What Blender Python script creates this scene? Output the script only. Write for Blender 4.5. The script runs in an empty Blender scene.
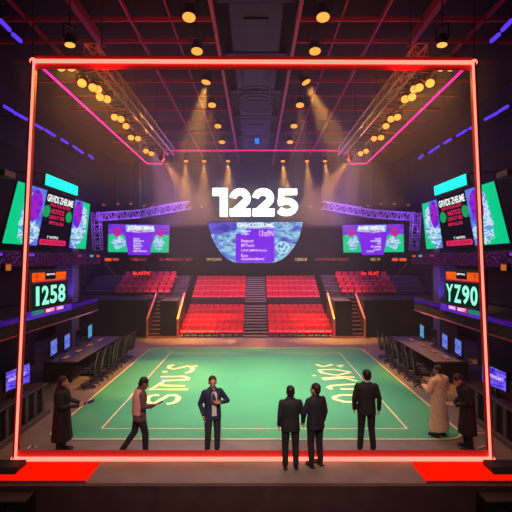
import bpy, bmesh, math, random
from mathutils import Vector, Matrix, Euler
random.seed(7)
scene = bpy.context.scene
COL = scene.collection
PI = math.pi

# ------------------------------------------------------------------ camera, world, light, exposure
F = 450.0; HY = 259.0; CAMZ = 4.33
cam_d = bpy.data.cameras.new('camera'); cam = bpy.data.objects.new('camera', cam_d); COL.objects.link(cam)
cam.location = (0, 0, CAMZ); cam.rotation_euler = (PI/2, 0, 0)
cam_d.sensor_width = 36; cam_d.lens = 36*F/512; cam_d.shift_y = (HY-256)/512
cam_d.clip_start = .05; cam_d.clip_end = 200
scene.camera = cam
vs = scene.view_settings
vs.view_transform = 'Standard'; vs.look = 'None'; vs.gamma = 1; vs.use_curve_mapping = False
vs.exposure = 0.0
w = bpy.data.worlds.new('world'); scene.world = w; w.use_nodes = True
bg = w.node_tree.nodes['Background']; bg.inputs[0].default_value = (.14, .10, .5, 1); bg.inputs[1].default_value = .02
cy = scene.cycles
cy.use_denoising = True; cy.max_bounces = 5; cy.diffuse_bounces = 2; cy.glossy_bounces = 2; cy.volume_bounces = 0
cy.transmission_bounces = 2; cy.sample_clamp_indirect = 4; cy.volume_step_rate = 1.0; cy.volume_max_steps = 64

def lamp(kind, name, loc, power, col, target=None, size=.1, angle=60, blend=.6, sy=None):
    l = bpy.data.lights.new(name, kind); l.energy = power; l.color = col
    if kind == 'SPOT':
        l.spot_size = math.radians(angle); l.spot_blend = blend; l.shadow_soft_size = size
    elif kind == 'AREA':
        l.size = size
        if sy: l.shape = 'RECTANGLE'; l.size_y = sy
    else: l.shadow_soft_size = size
    o = bpy.data.objects.new(name, l); COL.objects.link(o); o.location = loc
    if target is not None:
        o.rotation_euler = (Vector(target)-Vector(loc)).to_track_quat('-Z', 'Y').to_euler()
    return o

# unseen lights added: court fill, seat wash, purple rear washes, red roof wash
k_ = lamp('AREA', 'court_key', (0, 15.6, 6.5), 430, (1, .9, .78), (0, 15.6, 0), 7, sy=8); k_.data.spread = math.radians(70)
lamp('SPOT', 'stand_wash', (-6.5, 25.2, 11.2), 5200, (1, .42, .66), (-2.4, 28.4, 1), .3, 56, .7)
lamp('SPOT', 'stand_wash', (6.5, 25.2, 11.2), 5200, (1, .42, .66), (2.4, 28.4, 1), .3, 56, .7)
lamp('AREA', 'front_fill', (0, 1.5, 8.5), 115, (1, .72, .62), (0, 10.2, 1), 3, sy=1).data.spread = math.radians(60)  # unseen area light added to brighten the people at the front
lamp('AREA', 'purple_wash', (0, 35.2, 9.5), 420, (.36, .22, 1), (0, 30, 5), 12, sy=2)
lamp('SPOT', 'purple_wall_wash', (-6, 24, 8), 900, (.28, .12, 1), (-9, 33, 5), .5, 80, 1)
lamp('SPOT', 'purple_wall_wash', (6, 24, 8), 900, (.28, .12, 1), (9, 33, 5), .5, 80, 1)
lamp('SPOT', 'red_roof_wash', (-3.5, 10.4, 8.4), 260, (1, .03, .03), (-3, 16, 12), .4, 110, 1)
lamp('SPOT', 'red_roof_wash', (3.5, 10.4, 8.4), 260, (1, .03, .03), (3, 16, 12), .4, 110, 1)

# ------------------------------------------------------------------ helpers
def lin(c):
    return tuple((x/12.92 if x <= .04045 else ((x+.055)/1.055)**2.4) for x in c)
def rgb(r, g, b): return lin((r/255, g/255, b/255))
MATS = {}
def mat(name, col, rough=.6, metal=0, noise=0, nscale=8, bump=0, spec=.5):
    if name in MATS: return MATS[name]
    m = bpy.data.materials.new(name); m.use_nodes = True; nt = m.node_tree
    p = nt.nodes['Principled BSDF']; p.inputs['Base Color'].default_value = (*col, 1)
    p.inputs['Roughness'].default_value = rough; p.inputs['Specular IOR Level'].default_value = spec; p.inputs['Metallic'].default_value = metal
    if noise or bump:
        tc = nt.nodes.new('ShaderNodeTexCoord'); n = nt.nodes.new('ShaderNodeTexNoise')
        n.inputs['Scale'].default_value = nscale; n.inputs['Detail'].default_value = 5
        nt.links.new(tc.outputs['Object'], n.inputs['Vector'])
        if noise:
            r = nt.nodes.new('ShaderNodeValToRGB')
            a = tuple(max(0, c*(1-noise)) for c in col); b = tuple(min(1, c*(1+noise)) for c in col)
            r.color_ramp.elements[0].position = .3; r.color_ramp.elements[1].position = .7
            r.color_ramp.elements[0].color = (*a, 1); r.color_ramp.elements[1].color = (*b, 1)
            nt.links.new(n.outputs['Fac'], r.inputs[0]); nt.links.new(r.outputs[0], p.inputs['Base Color'])
        if bump:
            bp = nt.nodes.new('ShaderNodeBump'); bp.inputs['Strength'].default_value = bump
            nt.links.new(n.outputs['Fac'], bp.inputs['Height']); nt.links.new(bp.outputs[0], p.inputs['Normal'])
    MATS[name] = m; return m
def glow(name, col, strength=1.0):
    if name in MATS: return MATS[name]
    m = bpy.data.materials.new(name); m.use_nodes = True; nt = m.node_tree
    nt.nodes.remove(nt.nodes['Principled BSDF']); e = nt.nodes.new('ShaderNodeEmission')
    e.inputs[0].default_value = (*col, 1); e.inputs[1].default_value = strength
    nt.links.new(e.outputs[0], nt.nodes['Material Output'].inputs[0])
    MATS[name] = m; return m
def glow_noise(name, stops, strength=1.0, scale=6, detail=6, kind='noise', stretch=(1, 1, 1)):
    """an LED picture: colour ramp over noise in screen UV"""
    if name in MATS: return MATS[name]
    m = bpy.data.materials.new(name); m.use_nodes = True; nt = m.node_tree
    nt.nodes.remove(nt.nodes['Principled BSDF']); e = nt.nodes.new('ShaderNodeEmission')
    uv = nt.nodes.new('ShaderNodeUVMap'); mp = nt.nodes.new('ShaderNodeMapping'); mp.inputs['Scale'].default_value = stretch
    n = nt.nodes.new('ShaderNodeTexNoise' if kind == 'noise' else 'ShaderNodeTexVoronoi')
    n.inputs['Scale'].default_value = scale
    if kind == 'noise': n.inputs['Detail'].default_value = detail; n.inputs['Distortion'].default_value = .6
    r = nt.nodes.new('ShaderNodeValToRGB'); cr = r.color_ramp
    while len(cr.elements) < len(stops): cr.elements.new(.5)
    for el, (p, c) in zip(cr.elements, stops): el.position = p; el.color = (*c, 1)
    nt.links.new(uv.outputs[0], mp.inputs[0]); nt.links.new(mp.outputs[0], n.inputs['Vector'])
    nt.links.new(n.outputs[0 if kind == 'noise' else 'Distance'], r.inputs[0])
    nt.links.new(r.outputs[0], e.inputs[0]); e.inputs[1].default_value = strength
    nt.links.new(e.outputs[0], nt.nodes['Material Output'].inputs[0])
    MATS[name] = m; return m

def P(px, py, d): return Vector(((px-256)/F*d, d, CAMZ+(HY-py)/F*d))
def on_floor(px, py, z=0):
    d = F*(CAMZ-z)/(py-HY); return Vector(((px-256)/F*d, d, z))

def root_loc(p):
    v = Vector((0, 0, 0))
    while p is not None: v = v+p.location; p = p.parent
    return v
class MB:
    def __init__(s): s.v = []; s.f = []; s.m = []; s.uv = {}; s.mats = []; s.smooth = []
    def mi(s, m):
        if m is None: return 0
        if m not in s.mats: s.mats.append(m)
        return s.mats.index(m)
    def add(s, vs, fs, m=None, smooth=False, uvs=None):
        b = len(s.v); s.v += [tuple(x) for x in vs]; k = s.mi(m)
        for f in fs:
            if uvs: s.uv[len(s.f)] = [uvs[i] for i in f]
            s.f.append([b+i for i in f]); s.m.append(k); s.smooth.append(smooth)
        return s
    def box(s, c, size, m=None, rot=None):
        hx, hy, hz = (x/2 for x in size); c = Vector(c)
        vs = [Vector((x, y, z)) for x in (-hx, hx) for y in (-hy, hy) for z in (-hz, hz)]
        if rot is not None:
            R = rot if isinstance(rot, Matrix) else Euler(rot).to_matrix()
            vs = [R @ v for v in vs]
        return s.add([c+v for v in vs], [(0,1,3,2),(4,6,7,5),(0,4,5,1),(2,3,7,6),(0,2,6,4),(1,5,7,3)], m)
    def rbox(s, c, size, bev=.02, m=None, rot=None, seg=2):
        bm = bmesh.new(); bmesh.ops.create_cube(bm, size=1)
        for v in bm.verts: v.co = Vector((v.co.x*size[0], v.co.y*size[1], v.co.z*size[2]))
        bmesh.ops.bevel(bm, geom=bm.edges[:], offset=min(bev, min(size)*.45), segments=seg, profile=.5, affect='EDGES')
        R = Euler(rot).to_matrix() if rot is not None else Matrix.Identity(3)
        bm.verts.index_update()
        s.add([Vector(c)+R @ v.co for v in bm.verts], [[v.index for v in f.verts] for f in bm.faces], m, False); bm.free()
        return s
    def bar(s, p, q, a, b=None, m=None, up=(0, 0, 1)):
        p = Vector(p); q = Vector(q); b = b or a; d = (q-p).normalized(); up = Vector(up)
        if abs(d.dot(up)) > .97: up = Vector((1, 0, 0)) if abs(d.x) < .9 else Vector((0, 1, 0))
        x = d.cross(up).normalized()*a/2; y = x.cross(d).normalized()*b/2
        vs = [p-x-y, p+x-y, p+x+y, p-x+y, q-x-y, q+x-y, q+x+y, q-x+y]
        return s.add(vs, [(0,3,2,1),(4,5,6,7),(0,1,5,4),(1,2,6,5),(2,3,7,6),(3,0,4,7)], m)
    def tube(s, pts, r, n=8, m=None, cap=True):
        pts = [Vector(p) for p in pts]; rs = r if isinstance(r, (list, tuple)) else [r]*len(pts)
        vs = []; prev = None
        for i, p in enumerate(pts):
            t = (pts[min(i+1, len(pts)-1)]-pts[max(i-1, 0)]).normalized()
            if prev is None:
                up = Vector((0, 0, 1)) if abs(t.z) < .9 else Vector((1, 0, 0)); x = t.cross(up).normalized()
            else: x = (prev-t*prev.dot(t)).normalized()
            prev = x; y = t.cross(x)
            # widen mitres
            for k in range(n): a = 2*PI*k/n; vs.append(p+(x*math.cos(a)+y*math.sin(a))*rs[i])
        fs = [(i*n+k, i*n+(k+1) % n, (i+1)*n+(k+1) % n, (i+1)*n+k) for i in range(len(pts)-1) for k in range(n)]
        if cap: fs += [tuple(range(n))[::-1], tuple((len(pts)-1)*n+k for k in range(n))]
        return s.add(vs, fs, m, n > 5)
    def lathe(s, prof, c=(0, 0, 0), n=16, m=None, R=None):
        c = Vector(c); vs = []
        for r, z in prof:
            for k in range(n):
                a = 2*PI*k/n; v = Vector((r*math.cos(a), r*math.sin(a), z)); vs.append(c+(R @ v if R else v))
        fs = [(i*n+k, i*n+(k+1) % n, (i+1)*n+(k+1) % n, (i+1)*n+k) for i in range(len(prof)-1) for k in range(n)]
        fs += [tuple(range(n))[::-1], tuple((len(prof)-1)*n+k for k in range(n))]
        return s.add(vs, fs, m, True)
    def ell(s, c, r, m=None, R=None, n=14, k=9):
        c = Vector(c); vs = []; 
        for i in range(1, k):
            t = PI*i/k
            for j in range(n):
                a = 2*PI*j/n; v = Vector((r[0]*math.sin(t)*math.cos(a), r[1]*math.sin(t)*math.sin(a), -r[2]*math.cos(t)))
                vs.append(c+(R @ v if R else v))
        b = Vector((0, 0, -r[2])); t_ = Vector((0, 0, r[2]))
        vs += [c+(R @ b if R else b), c+(R @ t_ if R else t_)]
        fs = [(i*n+j, i*n+(j+1) % n, (i+1)*n+(j+1) % n, (i+1)*n+j) for i in range(k-2) for j in range(n)]
        fs += [(len(vs)-2, (j+1) % n, j) for j in range(n)] + [(len(vs)-1, (k-2)*n+j, (k-2)*n+(j+1) % n) for j in range(n)]
        return s.add(vs, fs, m, True)
    def cap(s, p, q, r0, r1, n=12, m=None):
        """tapered capsule"""
        p = Vector(p); q = Vector(q); d = (q-p).normalized(); pts = []; rs = []
        for i in range(1, 4): a = PI/2*i/4; pts.append(p-d*r0*math.cos(a)); rs.append(r0*math.sin(a))
        pts.append(p); rs.append(r0); pts.append(q); rs.append(r1)
        for i in range(3, 0, -1): a = PI/2*i/4; pts.append(q+d*r1*math.cos(a)); rs.append(r1*math.sin(a))
        return s.tube(pts, rs, n, m)
    def loft(s, secs, n=20, m=None):
        """secs: (cx,cy,z,rx,ry)"""
        vs = []
        for cx, cy_, z, rx, ry in secs:
            for k in range(n):
                a = 2*PI*k/n; c, sn = math.cos(a), math.sin(a); e = .85
                vs.append((cx+rx*math.copysign(abs(c)**e, c), cy_+ry*math.copysign(abs(sn)**e, sn), z))
        fs = [(i*n+k, i*n+(k+1) % n, (i+1)*n+(k+1) % n, (i+1)*n+k) for i in range(len(secs)-1) for k in range(n)]
        fs += [tuple(range(n))[::-1], tuple((len(secs)-1)*n+k for k in range(n))]
        return s.add(vs, fs, m, True)
    def mesh(s, name, m=None, off=Vector((0, 0, 0))):
        me = bpy.data.meshes.new(name)
        me.from_pydata([tuple(Vector(v)-off) for v in s.v], [], s.f)
        if m is not None and not s.mats: me.materials.append(m)
        for x in s.mats: me.materials.append(x)
        me.polygons.foreach_set('material_index', s.m); me.polygons.foreach_set('use_smooth', s.smooth)
        if s.uv:
            ul = me.uv_layers.new(name='UVMap')
            for fi, us in s.uv.items():
                for li, u in zip(me.polygons[fi].loop_indices, us): ul.data[li].uv = u
        me.update(); return me
    def build(s, name, m=None, parent=None, label=None, local=False):
        """verts are world coordinates unless local"""
        off = Vector((0, 0, 0)) if local else root_loc(parent)
        o = bpy.data.objects.new(name, s.mesh(name, m, off)); COL.objects.link(o)
        if parent is not None: o.parent = parent
        if label: o['label'] = label
        return o
def tag(o, label, cat, group=None, kind=None):
    if label: o['label'] = label
    if cat: o['category'] = cat
    if group: o['group'] = group
    if kind: o['kind'] = kind
    return o
def thing(name, label, cat, loc=(0, 0, 0), group=None, rz=0):
    o = bpy.data.objects.new(name, None); COL.objects.link(o); o.location = loc; o.rotation_euler = (0, 0, rz)
    o.empty_display_size = .1
    return tag(o, label, cat, group)
def struct(name, mb, m=None, parent=None):
    o = mb.build(name, m, parent)
    if parent is None: o['kind'] = 'structure'
    return o
def dup(root, loc, rz=0, label=None, group=None):
    r = root.copy(); COL.objects.link(r); r.location = loc; r.rotation_euler = (0, 0, rz)
    if label: r['label'] = label
    if group: r['group'] = group
    for ch in list(root.children):
        c = ch.copy(); COL.objects.link(c); c.parent = r
        for g in ch.children:
            d = g.copy(); COL.objects.link(d); d.parent = c
    return r
ORD = ['first', 'second', 'third', 'fourth', 'fifth', 'sixth', 'seventh', 'eighth', 'ninth', 'tenth', 'eleventh', 'twelfth', 'thirteenth', 'fourteenth', 'fifteenth', 'sixteenth']
SIDE = {-1: 'left', 1: 'right'}

# text from the built in font as 2D triangles in a unit box (x right, y up)
TXT = {}
def text2d(sx, bold=0.0):
    key = (sx, bold)
    if key in TXT: return TXT[key]
    cu = bpy.data.curves.new('t', 'FONT'); cu.body = sx; cu.offset = bold; cu.resolution_u = 4
    o = bpy.data.objects.new('t', cu); COL.objects.link(o); dg = bpy.context.evaluated_depsgraph_get(); dg.update()
    me = bpy.data.meshes.new_from_object(o.evaluated_get(dg)); 
    vs = [v.co.copy() for v in me.vertices]; fs = [tuple(p.vertices) for p in me.polygons]
    x0 = min(v.x for v in vs); x1 = max(v.x for v in vs); y0 = min(v.y for v in vs); y1 = max(v.y for v in vs)
    vs = [((v.x-x0)/(x1-x0), (v.y-y0)/(y1-y0)) for v in vs]
    bpy.data.objects.remove(o); bpy.data.curves.remove(cu); bpy.data.meshes.remove(me)
    TXT[key] = (vs, fs); return TXT[key]

class Canvas(MB):
    """pictures on a flat screen quad; u right 0..1, v down 0..1; layers lie 3 mm apart"""
    def __init__(s, tl, tr, br, bl, toward=None, near=1.0):
        super().__init__(); s.near = near; s.c = [Vector(x) for x in (tl, tr, br, bl)]
        n = (s.c[1]-s.c[0]).cross(s.c[3]-s.c[0]).normalized()
        if n.dot(Vector((0, 0, CAMZ))-s.c[0] if toward is None else Vector(toward)) < 0: n = -n
        s.n = n
    def at(s, u, v, layer=0):
        u = u*s.near/(1-u*(1-s.near)); a, b, c, d = s.c
        return (a*(1-u)+b*u)*(1-v)+(d*(1-u)+c*u)*v + s.n*(.004*layer+.004)
    def poly(s, pts, m, layer=0):
        vs = [s.at(u, v, layer) for u, v in pts]
        return s.add(vs, [tuple(range(len(pts)))], m, False, [(u, 1-v) for u, v in pts])
    def rect(s, u0, v0, u1, v1, m, layer=0): return s.poly([(u0, v0), (u1, v0), (u1, v1), (u0, v1)], m, layer)
    def disc(s, u, v, ru, rv, m, layer=0, n=24, jag=0, seed=0):
        r = random.Random(seed)
        return s.poly([(u+ru*math.cos(2*PI*k/n)*(1+jag*r.uniform(-1, 1)), v+rv*math.sin(2*PI*k/n)*(1+jag*r.uniform(-1, 1))) for k in range(n)], m, layer)
    def ring(s, u, v, ru, rv, t, m, layer=0, n=28):
        for k in range(n):
            a, b = 2*PI*k/n, 2*PI*(k+1)/n
            s.poly([(u+ru*math.cos(a), v+rv*math.sin(a)), (u+ru*math.cos(b), v+rv*math.sin(b)),
                    (u+ru*(1-t)*math.cos(b), v+rv*(1-t)*math.sin(b)), (u+ru*(1-t)*math.cos(a), v+rv*(1-t)*math.sin(a))], m, layer)
    def text(s, t, u0, v0, u1, v1, m, layer=1, bold=0.0):
        vs, fs = text2d(t, bold)
        s.add([s.at(u0+x*(u1-u0), v1-y*(v1-v0), layer) for x, y in vs], fs, m, False)
    def stroke(s, pts, wd, m, layer=1, asp=1.0):
        """polyline with mitred joints in uv; asp = width/height of the quad"""
        q = [Vector((u*asp, v)) for u, v in pts]
        L = []; R = []
        for i, p in enumerate(q):
            d0 = (q[i]-q[i-1]).normalized() if i else (q[1]-q[0]).normalized()
            d1 = (q[i+1]-q[i]).normalized() if i < len(q)-1 else d0
            n0 = Vector((-d0.y, d0.x)); n1 = Vector((-d1.y, d1.x)); n = (n0+n1)
            n = n.normalized()/max(.45, n.normalized().dot(n0)) if n.length > .1 else n0
            L.append(p+n*wd/2); R.append(p-n*wd/2)
        for i in range(len(q)-1):
            s.poly([(x.x/asp, x.y) for x in (L[i], L[i+1], R[i+1], R[i])], m, layer)
def slab_quad(mb, tl, tr, br, bl, back, m=None):
    """solid housing behind a screen quad; back = vector to the rear face"""
    f = [Vector(x) for x in (tl, tr, br, bl)]; b = [x+Vector(back) for x in f]
    mb.add(f+b, [(0,1,2,3),(7,6,5,4),(0,4,5,1),(1,5,6,2),(2,6,7,3),(3,7,4,0)], m)
    return mb
def truss(mb, p, q, wd, ht, r=.025, bays=8, m=None, side=(1, 0, 0)):
    p = Vector(p); q = Vector(q); d = (q-p).normalized(); sx = Vector(side).normalized()*wd/2; uz = Vector(side).cross(d).normalized()*ht/2
    cs = [sx+uz, -sx+uz, -sx-uz, sx-uz]
    for c in cs: mb.tube([p+c, q+c], r, 6, m)
    for i in range(bays):
        a = p+(q-p)*i/bays; b = p+(q-p)*(i+1)/bays
        for k in range(4):
            c0, c1 = cs[k], cs[(k+1) % 4]
            mb.tube([a+c0, b+c1] if i % 2 else [a+c1, b+c0], r*.6, 4, m)
            mb.tube([a+c0, a+c1], r*.6, 4, m)
    return mb

# ------------------------------------------------------------------ materials
M_floor = mat('floor_grey', rgb(118, 104, 96), .55, noise=.18, nscale=1.5)
M_court = mat('court_green', rgb(70, 158, 106), .5, noise=.07, nscale=.8)
M_line = mat('court_line_paint', rgb(240, 205, 165), .5)
M_letter = mat('letter_paint', rgb(250, 240, 170), .5)
M_dark = mat('dark_wall', rgb(25, 23, 36), .8, noise=.25, nscale=.7)
M_black = mat('black_matte', rgb(16, 15, 18), .55)
M_blackg = mat('black_plastic', rgb(20, 20, 24), .35)
M_ceil = mat('ceiling_dark', rgb(30, 22, 26), .85, noise=.3, nscale=.6)
M_beam = mat('beam_lit_red', rgb(200, 44, 48), .45)  # red light on the beams put into their base colour
M_concrete = mat('stand_concrete', rgb(88, 78, 88), .75, noise=.15, nscale=2)
M_steel = mat('truss_steel', rgb(190, 175, 170), .35, .6)
M_alu = mat('truss_aluminium', rgb(200, 195, 215), .35, .3)
M_rail = mat('brass_rail', rgb(225, 150, 110), .35, .4)
M_seat = mat('seat_red', rgb(212, 20, 60), .45)
M_step = mat('step_nosing', rgb(190, 180, 180), .6)
M_screenback = mat('screen_housing', rgb(14, 13, 18), .5)

# ------------------------------------------------------------------ the hall
WX = 11.5; D_BACK = 37; D_FRONT = 8.7; CEIL = 12.4
struct('floor', MB().box((0, (D_FRONT+D_BACK)/2, -.06), (2*WX, D_BACK-D_FRONT, .12)), M_floor)
M_fascia = mat('stage_fascia', rgb(70, 44, 42), .6, noise=.2, nscale=3)
struct('trim_1', MB().box((0, D_FRONT-.06, -.62), (2*WX, .12, 1.24)), M_fascia)
struct('floor_pit', MB().box((0, 5.2, -1.3), (2*WX, 7.2, .12)), M_fascia)
struct('wall_left', MB().box((-WX-.1, 21, 6), (.2, 34, 13)), M_dark)
struct('wall_right', MB().box((WX+.1, 21, 6), (.2, 34, 13)), M_dark)
struct('wall_back', MB().box((0, D_BACK+.1, 6), (2*WX+.4, .2, 13)), M_dark)
struct('ceiling', MB().box((0, 22, CEIL), (2*WX, 32, .2)), M_ceil)

# roof beams
H = CEIL
def beam(p, q, a, b, lab=None):
    o = MB().bar(p, q, a, b).build('ceiling_beam', M_beam); o['kind'] = 'structure'; return o
for s in (-1, 1):
    beam((s*1.34, 10, 12), (s*1.34, 36, 12), .12, .26)
    beam((s*2.75, 10, 12.1), (s*2.75, 36, 12.1), .05, .10)
    beam((s*4.0, 10, 12), (s*4.0, 36, 12), .07, .16)
    beam((s*5.45, 10, 12), (s*5.45, 16, 12), .2, .3)
    beam((s*7.4, 10, 12.1), (s*7.4, 36, 12.1), .06, .14)
for y in (12.2, 14.5, 15.95, 17.6, 19.5, 21.3, 23.2, 25.2, 27.4, 29.8, 32.4):
    big = y in (14.5, 15.95, 19.5, 23.2, 27.4)
    for s in (-1, 1):
        beam((s*1.34, y, 12.05), (s*9.5, y, 12.05), .08 if big else .045, .13 if big else .06)
# dark duct panels in the middle strip of the roof
M_duct = mat('duct_dark', rgb(46, 38, 46), .6)
du = thing('ceiling_duct', 'long dark ventilation duct of panels between the two middle red-lit beams', 'duct', (0, 22, 12))
for y, L in ((11.8, 2.6), (15, 3.2), (18.8, 3), (22.4, 3.2), (26.2, 3.2), (30, 3.2)):
    MB().rbox((0, y, 12.12), (1.7, L, .3), .05).build('duct_panel', M_duct, du)
    MB().box((0, y, 11.95), (.8, 1.5, .05)).build('air_grille', M_black, du)
for y in (13.3, 16.9, 20.6, 24.3, 28.1): MB().box((0, y, 12.1), (2.3, .3, .24)).build('duct_collar', M_duct, du)
# lattice rigging ring
rg = thing('rigging_ring', 'dark circular lattice rig hanging under the middle of the roof', 'rig', (0, 19.3, 11.2))
mb = MB()
for R_ in (.95, .7):
    for z in (11.0, 11.3):
        mb.tube([(R_*math.cos(a*PI/12), 19.3+R_*math.sin(a*PI/12)*1.25, z) for a in range(25)], .022, 5)
for k in range(24):
    a = k*PI/12; b = a+PI/12
    mb.tube([(.95*math.cos(a), 19.3+1.19*math.sin(a), 11), (.7*math.cos(b), 19.3+.875*math.sin(b), 11.3)], .014, 4)
mb.build('lattice_ring', mat('rig_black', rgb(60, 50, 56), .5), rg)
mb = MB()
for k in range(4):
    a = PI/4+k*PI/2; mb.tube([(.82*math.cos(a), 19.3+1.0*math.sin(a), 11.3), (.82*math.cos(a), 19.3+1.0*math.sin(a), 12.05)], .012, 4)
mb.build('hanger', M_steel, rg)

# thin smoke
hz = MB().box((0, 22.6, 5.62), (2*WX-.1, 28.4, 12.4)).build('haze')
tag(hz, 'thin smoke haze hanging in the air of the whole arena', 'haze', kind='stuff')
m = bpy.data.materials.new('haze'); m.use_nodes = True; nt = m.node_tree; nt.nodes.remove(nt.nodes['Principled BSDF'])
pv = nt.nodes.new('ShaderNodeVolumeScatter'); pv.inputs['Color'].default_value = (1, 1, 1, 1); pv.inputs['Anisotropy'].default_value = .25
HAZE_UNIFORM = .004
pv.inputs['Density'].default_value = HAZE_UNIFORM
nt.links.new(pv.outputs[0], nt.nodes['Material Output'].inputs['Volume']); hz.data.materials.append(m)

hz2 = MB().box((0, 20.2, 9.0), (11.6, 19, 5.4)).build('haze')
tag(hz2, 'denser smoke haze gathered round the lamps under the roof', 'haze', kind='stuff')
m2 = m.copy(); m2.name = 'haze_upper'; m2.node_tree.nodes['Volume Scatter'].inputs['Density'].default_value = .016; hz2.data.materials.append(m2)

# ------------------------------------------------------------------ court
court = MB()
XL, XR, DN, DF = -5.13, 5.13, 10.75, 21.95
cc = .55
def rrect(x0, x1, y0, y1, r, n=6):
    pts = []
    for cx, cy_, a0 in ((x1-r, y1-r, 0), (x0+r, y1-r, 90), (x0+r, y0+r, 180), (x1-r, y0+r, 270)):
        for k in range(n+1): a = math.radians(a0+90*k/n); pts.append((cx+r*math.cos(a), cy_+r*math.sin(a)))
    return pts
pts = rrect(XL, XR, DN, DF, cc)
court.add([(x, y, .012) for x, y in pts]+[(x, y, -.01) for x, y in pts],
          [tuple(range(len(pts)))]+[(i, i+len(pts), (i+1) % len(pts)+len(pts), (i+1) % len(pts)) for i in range(len(pts))])
co = struct('playing_court', court, M_court)
def line_loop(pts, wd, z, name, m, lab):
    n = len(pts); mb = MB(); vs = []
    for i in range(n):
        a = Vector(pts[i-1]); b = Vector(pts[i]); c = Vector(pts[(i+1) % n])
        t = (c-a).normalized(); nn = Vector((-t.y, t.x)); k = 1.0
        d0 = (b-a).normalized() if (b-a).length > 1e-6 else t
        k = 1/max(.5, abs(nn.dot(Vector((-d0.y, d0.x)))))
        vs += [(b.x+nn.x*wd/2*k, b.y+nn.y*wd/2*k, z), (b.x-nn.x*wd/2*k, b.y-nn.y*wd/2*k, z)]
    mb.add(vs, [(2*i, 2*i+1, (2*i+3) % (2*n), (2*i+2) % (2*n)) for i in range(n)])
    return mb.build(name, m, co)
line_loop(rrect(XL+.03, XR-.03, DN+.03, DF-.03, cc), .055, .018, 'court_line', M_line, '')
line_loop([(3.84, 20.6), (-3.93, 20.6), (-3.93, 11.45), (3.84, 11.45)], .042, .018, 'court_line', M_line, '')
# painted letters, laid out as strokes seen in the photo then put on the ground as real paint
def letter(strokes, wd, org, s):
    mb = MB()
    for st in strokes:
        q = [on_floor(org[0]+x/s, org[1]+y/s) for x, y in st]
        q2 = [Vector((v.x, v.y)) for v in q]; L = []
        for i, p in enumerate(q2):
            d0 = (q2[i]-q2[i-1]).normalized() if i else (q2[1]-q2[0]).normalized()
            d1 = (q2[i+1]-q2[i]).normalized() if i < len(q2)-1 else d0
            n = Vector((-d0.y, d0.x))+Vector((-d1.y, d1.x)); n = n.normalized() if n.length > .2 else Vector((-d0.y, d0.x))
            L.append((p+n*wd/2, p-n*wd/2))
        for i in range(len(q2)-1):
            a, b = L[i]; c, d = L[i+1]
            mb.add([(v.x, v.y, .020) for v in (a, c, d, b)], [(0, 1, 2, 3)])
    return mb.build('painted_letter', M_letter, co)
o5 = (140, 340); k5 = 512/70
S1 = [[(195,472),(235,468),(270,450),(283,425),(260,408),(205,410),(155,440),(120,462),(85,468),(55,455),(52,432),(80,412),(140,405)]]
letter(S1, .17, o5, k5)
letter([[(352,366),(78,366),(165,314)], [(150,336),(328,340)]], .16, o5, k5)
letter([[(310,298),(160,302)], [(150,272),(320,270),(352,282),(345,294),(310,298)]], .17, o5, k5)
letter([[(165,237),(200,234)]], .22, o5, k5)
letter([[(250,185),(215,192),(212,208),(250,216),(300,205),(345,194),(378,200),(385,222),(360,240),(330,244)], [(378,198),(420,194)]], .17, o5, k5)
o6 = (300, 340)
letter([[(410,408),(300,406),(250,420),(258,438),(320,456),(400,458)]], .17, o6, k5)
letter([[(232,365),(208,350),(235,338),(330,330),(420,326)], [(295,362),(415,364)]], .17, o6, k5)
letter([[(190,298),(170,282),(290,274),(400,275)], [(200,290),(330,282),(420,306)]], .17, o6, k5)
letter([[(165,248),(140,222),(250,218),(370,238)], [(160,244),(270,262),(372,240)]], .17, o6, k5)
letter([[(118,182),(165,198),(210,190),(238,180)], [(275,190),(320,186)], [(275,186),(300,202)]], .17, o6, k5)
letter([[(92,263),(118,264)]], .17, o6, k5)

# ------------------------------------------------------------------ rear stands
# lower and upper tier: concrete treads, seats, parapet, centre stairs
LO0, LOz, NL = 25.0, 0.0, 5
UP0, UPz, NU = 29.75, 1.56, 4
DY, RZ_L, RZ_U = .80, .20, .31
for s in (-1, 1):
    mb = MB()
    for k in range(NL):
        z = RZ_L*k+.02; mb.box((s*2.45, (LO0+DY*k+29.4)/2, z/2), (3.5, 29.4-LO0-DY*k, z))
    for k in range(NU):
        z = UPz+RZ_U*k; y0 = UP0-.3+DY*k; mb.box((s*2.45, (y0+34)/2, z/2), (3.5, 34-y0, z))
    struct('seating_tier', mb, M_concrete)
    struct('parapet_wall', MB().box((s*2.45, 29.25, .92), (3.5, .1, 1.84)), mat('parapet_dark', rgb(52, 36, 56), .7))
M_stairs = mat('stair_dark', rgb(44, 38, 44), .7)
st = thing('center_stairs', 'dark central stairway with pale step edges between the two red seat blocks', 'stairs', (0, 25, 0))
mb = MB(); nb = MB()
for k in range(11):
    z = .125*(k+1); y0 = 24.75+.36*k; mb.box((-.02, (y0+29)/2, z/2), (1.36, 29-y0, z)); nb.box((-.02, y0-.005, z-.02), (1.34, .03, .05))
for k in range(12):
    z = 1.5+.125*(k+1); y0 = 28.9+.36*k; mb.box((-.02, (y0+34)/2, z/2), (1.36, 34-y0, z)); nb.box((-.02, y0-.005, z-.02), (1.34, .03, .05))
mb.build('stair_flight', M_stairs, st); nb.build('step_edge', M_step, st)

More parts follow.
